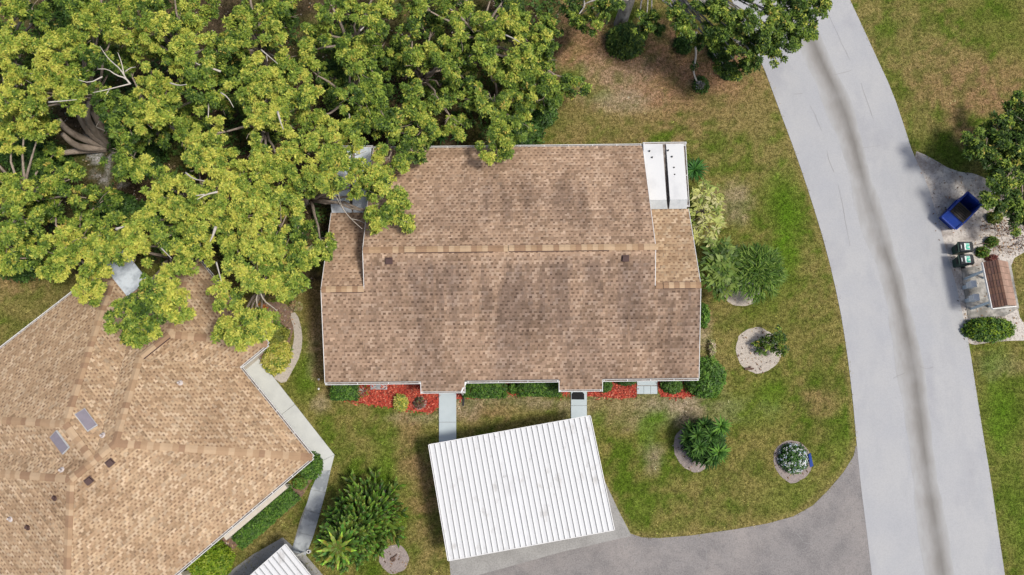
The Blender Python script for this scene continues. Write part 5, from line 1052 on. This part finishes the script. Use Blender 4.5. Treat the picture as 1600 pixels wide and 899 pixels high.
# mail kiosk
k1, k2_, k3, k4 = at(1535.5, 410, 2.35), at(1550.5, 482, 2.35), at(1588, 478, 2.35), at(1574, 409, 2.35)
r1_, r2_ = (k1+k4)/2, (k2_+k3)/2; ky = (r2_-r1_).normalized(); rh = Vector((0, 0, .55))
q1, q2 = at(1557, 409, 2.9), at(1572.5, 480, 2.9); q1 = r1_+rh+(q1-r1_-rh).project(k4-k1)*.6; q2 = r2_+rh+(q2-r2_-rh).project(k3-k2_)*.6
ki = thing("mail_kiosk", Vector((r1_.lerp(r2_, .5).x, r1_.lerp(r2_, .5).y, 0)), "small brown-roofed mailbox kiosk with pale blue posts beside the road", "kiosk")
mb = MB()
def slab(a, b, c, d, th_=.07): z = Vector((0, 0, -th_)); mb.hexa([v+z for v in (a, b, c, d)], [a, b, c, d])
slab(k1, k2_, q2, q1); slab(k3, k4, q1, q2); kr = mb.build("roof", M_deck, ki)
KB = [(.20, .105, .075), (.16, .085, .065), (.24, .13, .09), (.18, .10, .08)]
def courses(a, b, c, d, n=5, name="shingle_course", cols=KB):
    for i in range(n):
        f0, f1 = i/n, (i+1.15)/n; f1 = min(1, f1); mbc = MB(); m_ = 7
        for j in range(m_):
            g0, g1 = j/m_+.004, (j+1)/m_-.004
            P = lambda g_, f_: (a.lerp(b, g_)).lerp(d.lerp(c, g_), f_)
            up_ = Vector((0, 0, 1)); h0 = .035+random.uniform(0, .01)
            mbc.hexa([P(g0, f0), P(g1, f0), P(g1, f1), P(g0, f1)], [P(g0, f0)+up_*h0, P(g1, f0)+up_*h0, P(g1, f1)+up_*.012, P(g0, f1)+up_*.012], random.choice(cols))
        mbc.build(name, mat("kiosk_shingle", attr=True, rough=.9, layers=[(8, 4, .4, .7, (.7, .7, .7), .6, I1, 'MULTIPLY')]), kr, attr=True)
courses(k1, k2_, q2, q1); courses(k3, k4, q1, q2, cols=[(.36, .235, .18), (.32, .21, .16), (.40, .26, .20)])  # same shingle on both slopes; sunlit right side painted in as paler browns
MB().beam(k1-Vector((.02, 0, .04)), k2_-Vector((.02, 0, .04)), .05, .14).build("fascia", M_white, ki); MB().beam(k2_+ky*.03-Vector((0, 0, .04)), k3+ky*.03-Vector((0, 0, .04)), .05, .14).build("fascia", M_white, ki)
for f in (.16, .84):
    a = k1.lerp(k2_, f); bse = a+Vector((.16, 0, -2.35)); MB().beam(bse, (bse.x, bse.y, 2.3), .11, .11, up=(0, 1, 0)).build("post", M_rust, ki)
    a4 = k4.lerp(k3, f); MB().beam((a4.x-.16, a4.y, 0), (a4.x-.16, a4.y, 2.3), .11, .11, up=(0, 1, 0)).build("post", M_rust, ki)
    s_ = at(1516 if f < .5 else 1527, 430 if f < .5 else 478, .05); MB().beam(s_, Vector((a.x+.12, a.y, 1.9)), .075, .075).build("brace", M_rust, ki)
for f in (.36, .66):
    a = k1.lerp(k2_, f)
    cb = thing("mailbox_cluster", (a.x-.02, a.y, 0), "pale grey mailbox cabinet under the kiosk eave, %s of the pair" % ("upper" if f < .5 else "lower"), "mailbox", "mailbox cabinets under the kiosk")
    MB().box((a.x-.02, a.y, .27), (.16, .2, .54)).build("pedestal", M_box, cb); MB().box((a.x-.02, a.y, .80), (.30, .34, .5)).build("cabinet", M_box, cb)
    mb = MB(); mb.hexa([(a.x-.20, a.y-.2, 1.06), (a.x+.16, a.y-.2, 1.06), (a.x+.16, a.y+.2, 1.06), (a.x-.20, a.y+.2, 1.06)], [(a.x-.18, a.y-.18, 1.12), (a.x+.14, a.y-.18, 1.12), (a.x+.14, a.y+.18, 1.12), (a.x-.18, a.y+.18, 1.12)]); mb.build("cap", M_white, cb)
    for i in range(2): MB().box((a.x-.173, a.y, .68+.22*i), (.012, .29, .17)).build("mail_door", M_white, cb)
# brush pile, log, stump, pipe, pots
t = thing("brush_pile", at(1585, 350, 0), "heap of bare grey-brown branches on the sand at the right edge", "brush pile"); mb = MB()
for _ in range(46):
    u, v = 1545+random.random()*65, 300+random.random()*95
    if v < 330 and u < 1560: continue
    a = at(u, v, .05); an = random.random()*6.28; l = random.uniform(.4, 1.3); mb.tube(curve(a, a+Vector((l*math.cos(an), l*math.sin(an), random.uniform(.02, .35))), .06, 4, .05), taper(.028, .008, 4), 5)
mb.build("branch", M_log, t)
t = thing("driftwood_log", at(1171, 577, .05), "short dark log lying on the lower edge of the pale sand ring", "log"); a, b = at(1164, 577, .08), at(1178, 576, .08); MB().tube(curve(a, b, .02, 4, .02), [.07, .08, .06, .07, .04], 7).build("wood", M_log, t); MB().tube(curve(a.lerp(b, .5), a.lerp(b, .6)+Vector((.05, .16, .05)), 0, 3), taper(.04, .02, 3), 6).build("stub", M_log, t)
t = thing("tree_stump", at(614, 874, 0), "dark rotted stump in a round patch of grey litter", "stump"); b = at(614, 874, 0)
MB().lathe((b.x, b.y, 0), [(.15, 0), (.13, .10), (.10, .12), (.06, .06)], 10).build("wood", M_log, t); MB().tube(curve((b.x+.02, b.y+.05, .08), (b.x+.22, b.y+.28, .05), .03, 3, .02), taper(.05, .03, 3), 6).build("root", M_log, t)
b = at(483, 862, .1); t = thing("pipe_stub", (b.x, b.y, 0), "short white capped pipe beside the lower end of the footpath", "pipe"); MB().lathe((b.x, b.y, 0), [(.10, 0), (.10, .28), (.07, .28), (.065, .2), (.0001, .2)], 16).build("pipe", M_white, t); MB().lathe((b.x, b.y, .2), [(.055, .0), (.055, .03), (.03, .035)], 12).build("plug", M_black, t)
for (u, v, h_, r_, lab, m_) in ((412, 556, .45, .22, "round grey stone-like garden pot by the hip house corner", M_pot), (404, 548, .4, .14, "small dark garden pot beside the larger grey pot", M_black)):
    b = at(u, v, .2); t = thing("garden_pot", (b.x, b.y, 0), lab, "pot"); MB().lathe((b.x, b.y, 0), [(r_*.7, 0), (r_, h_*.6), (r_*1.05, h_), (r_*.9, h_), (r_*.85, h_*.85), (.001, h_*.85)], 18).build("bowl", m_, t, smooth=True); MB().lathe((b.x, b.y, h_*.83), [(r_*.85, 0), (r_*.6, .05), (.02, .07)], 14).build("soil", M_duff, t)
mb = MB()
for u, v, lab in ((498, 593, "small white stone beside the left wall just above the front corner of the long house"), (498, 608, "small white stone on the grass just below the left front corner of the long house")): b = at(u, v, .02); o = MB().lathe((b.x, b.y, 0), [(.05, 0), (.06, .04), (.03, .06)], 9).build("white_stone", M_white, loc=(b.x, b.y, 0)); tag(o, lab, "stone", "white stones")
b = at(80, 606, .02)
# car under the lower left carport
cb_ = at(474, 888, .6); hd = math.atan2(y_.y, y_.x)
car = thing("parked_car", (0, 0, 0), "white car mostly hidden under the lower left carport, one corner peeking out", "car")
secs = [(-2.15, .62, .45, .72), (-1.9, .82, .25, .86), (-1.0, .86, .2, .92), (0, .87, .2, .94), (1.0, .87, .2, .93), (1.75, .84, .22, .82), (2.1, .66, .35, .66)]
mb = MB(); rings_ = []
for x, hw, z0, z1 in secs: rings_.append([(x, -hw*.92, z0), (x, hw*.92, z0), (x, hw, (z0+z1)/2), (x, hw*.9, z1), (x, -hw*.9, z1), (x, -hw, (z0+z1)/2)])
i0 = 0; mb.v = [p for r in rings_ for p in r]
for i in range(len(secs)-1):
    for j in range(6): mb.f.append((i*6+j, i*6+(j+1) % 6, (i+1)*6+(j+1) % 6, (i+1)*6+j)); mb.c.append((.5,)*3); mb.m.append(0)
mb.f += [tuple(range(5, -1, -1)), tuple(range(36, 42))]; mb.c += [(.5,)*3]*2; mb.m += [0, 0]; mb.build("body", M_carw, car, smooth=True)
mb = MB(); rr = lambda x0_, x1_, y, z: [(x0_, -y, z), (x1_, -y, z), (x1_, y, z), (x0_, y, z)]; mb.hexa(rr(-1.7, 1.0, .78, .93), rr(-1.2, .3, .6, 1.42)); mb.build("cabin_glass", M_glass, car)
MB().hexa(rr(-1.2, .3, .6, 1.422), rr(-1.1, .2, .55, 1.46)).build("car_roof", M_carw, car)
for x in (-1.35, 1.35):
    for s in (-.80, .80):
        w_ = MB(); w_.tube([(x, s-.1, .33), (x, s+.1, .33)], [.33, .33], 20); w_ = w_.build("wheel", M_tyre, car); MB().tube([(x, s-.108, .33), (x, s+.108, .33)], [.2, .2], 14).build("rim", M_rim, w_)
for s in (-.55, .55): MB().box((2.06, s, .62), (.1, .3, .14)).build("headlight", M_stick, car)
for s in (-1, 1): mb = MB(); mb.box((.55, s*.98, .98), (.14, .2, .14)); mb.build("wing_mirror", M_black, car)
cc_ = cb_+y_*1.2+x_*.86; car.location = (cc_.x, cc_.y, .02); car.rotation_euler = (0, 0, math.atan2(-y_.y, -y_.x))
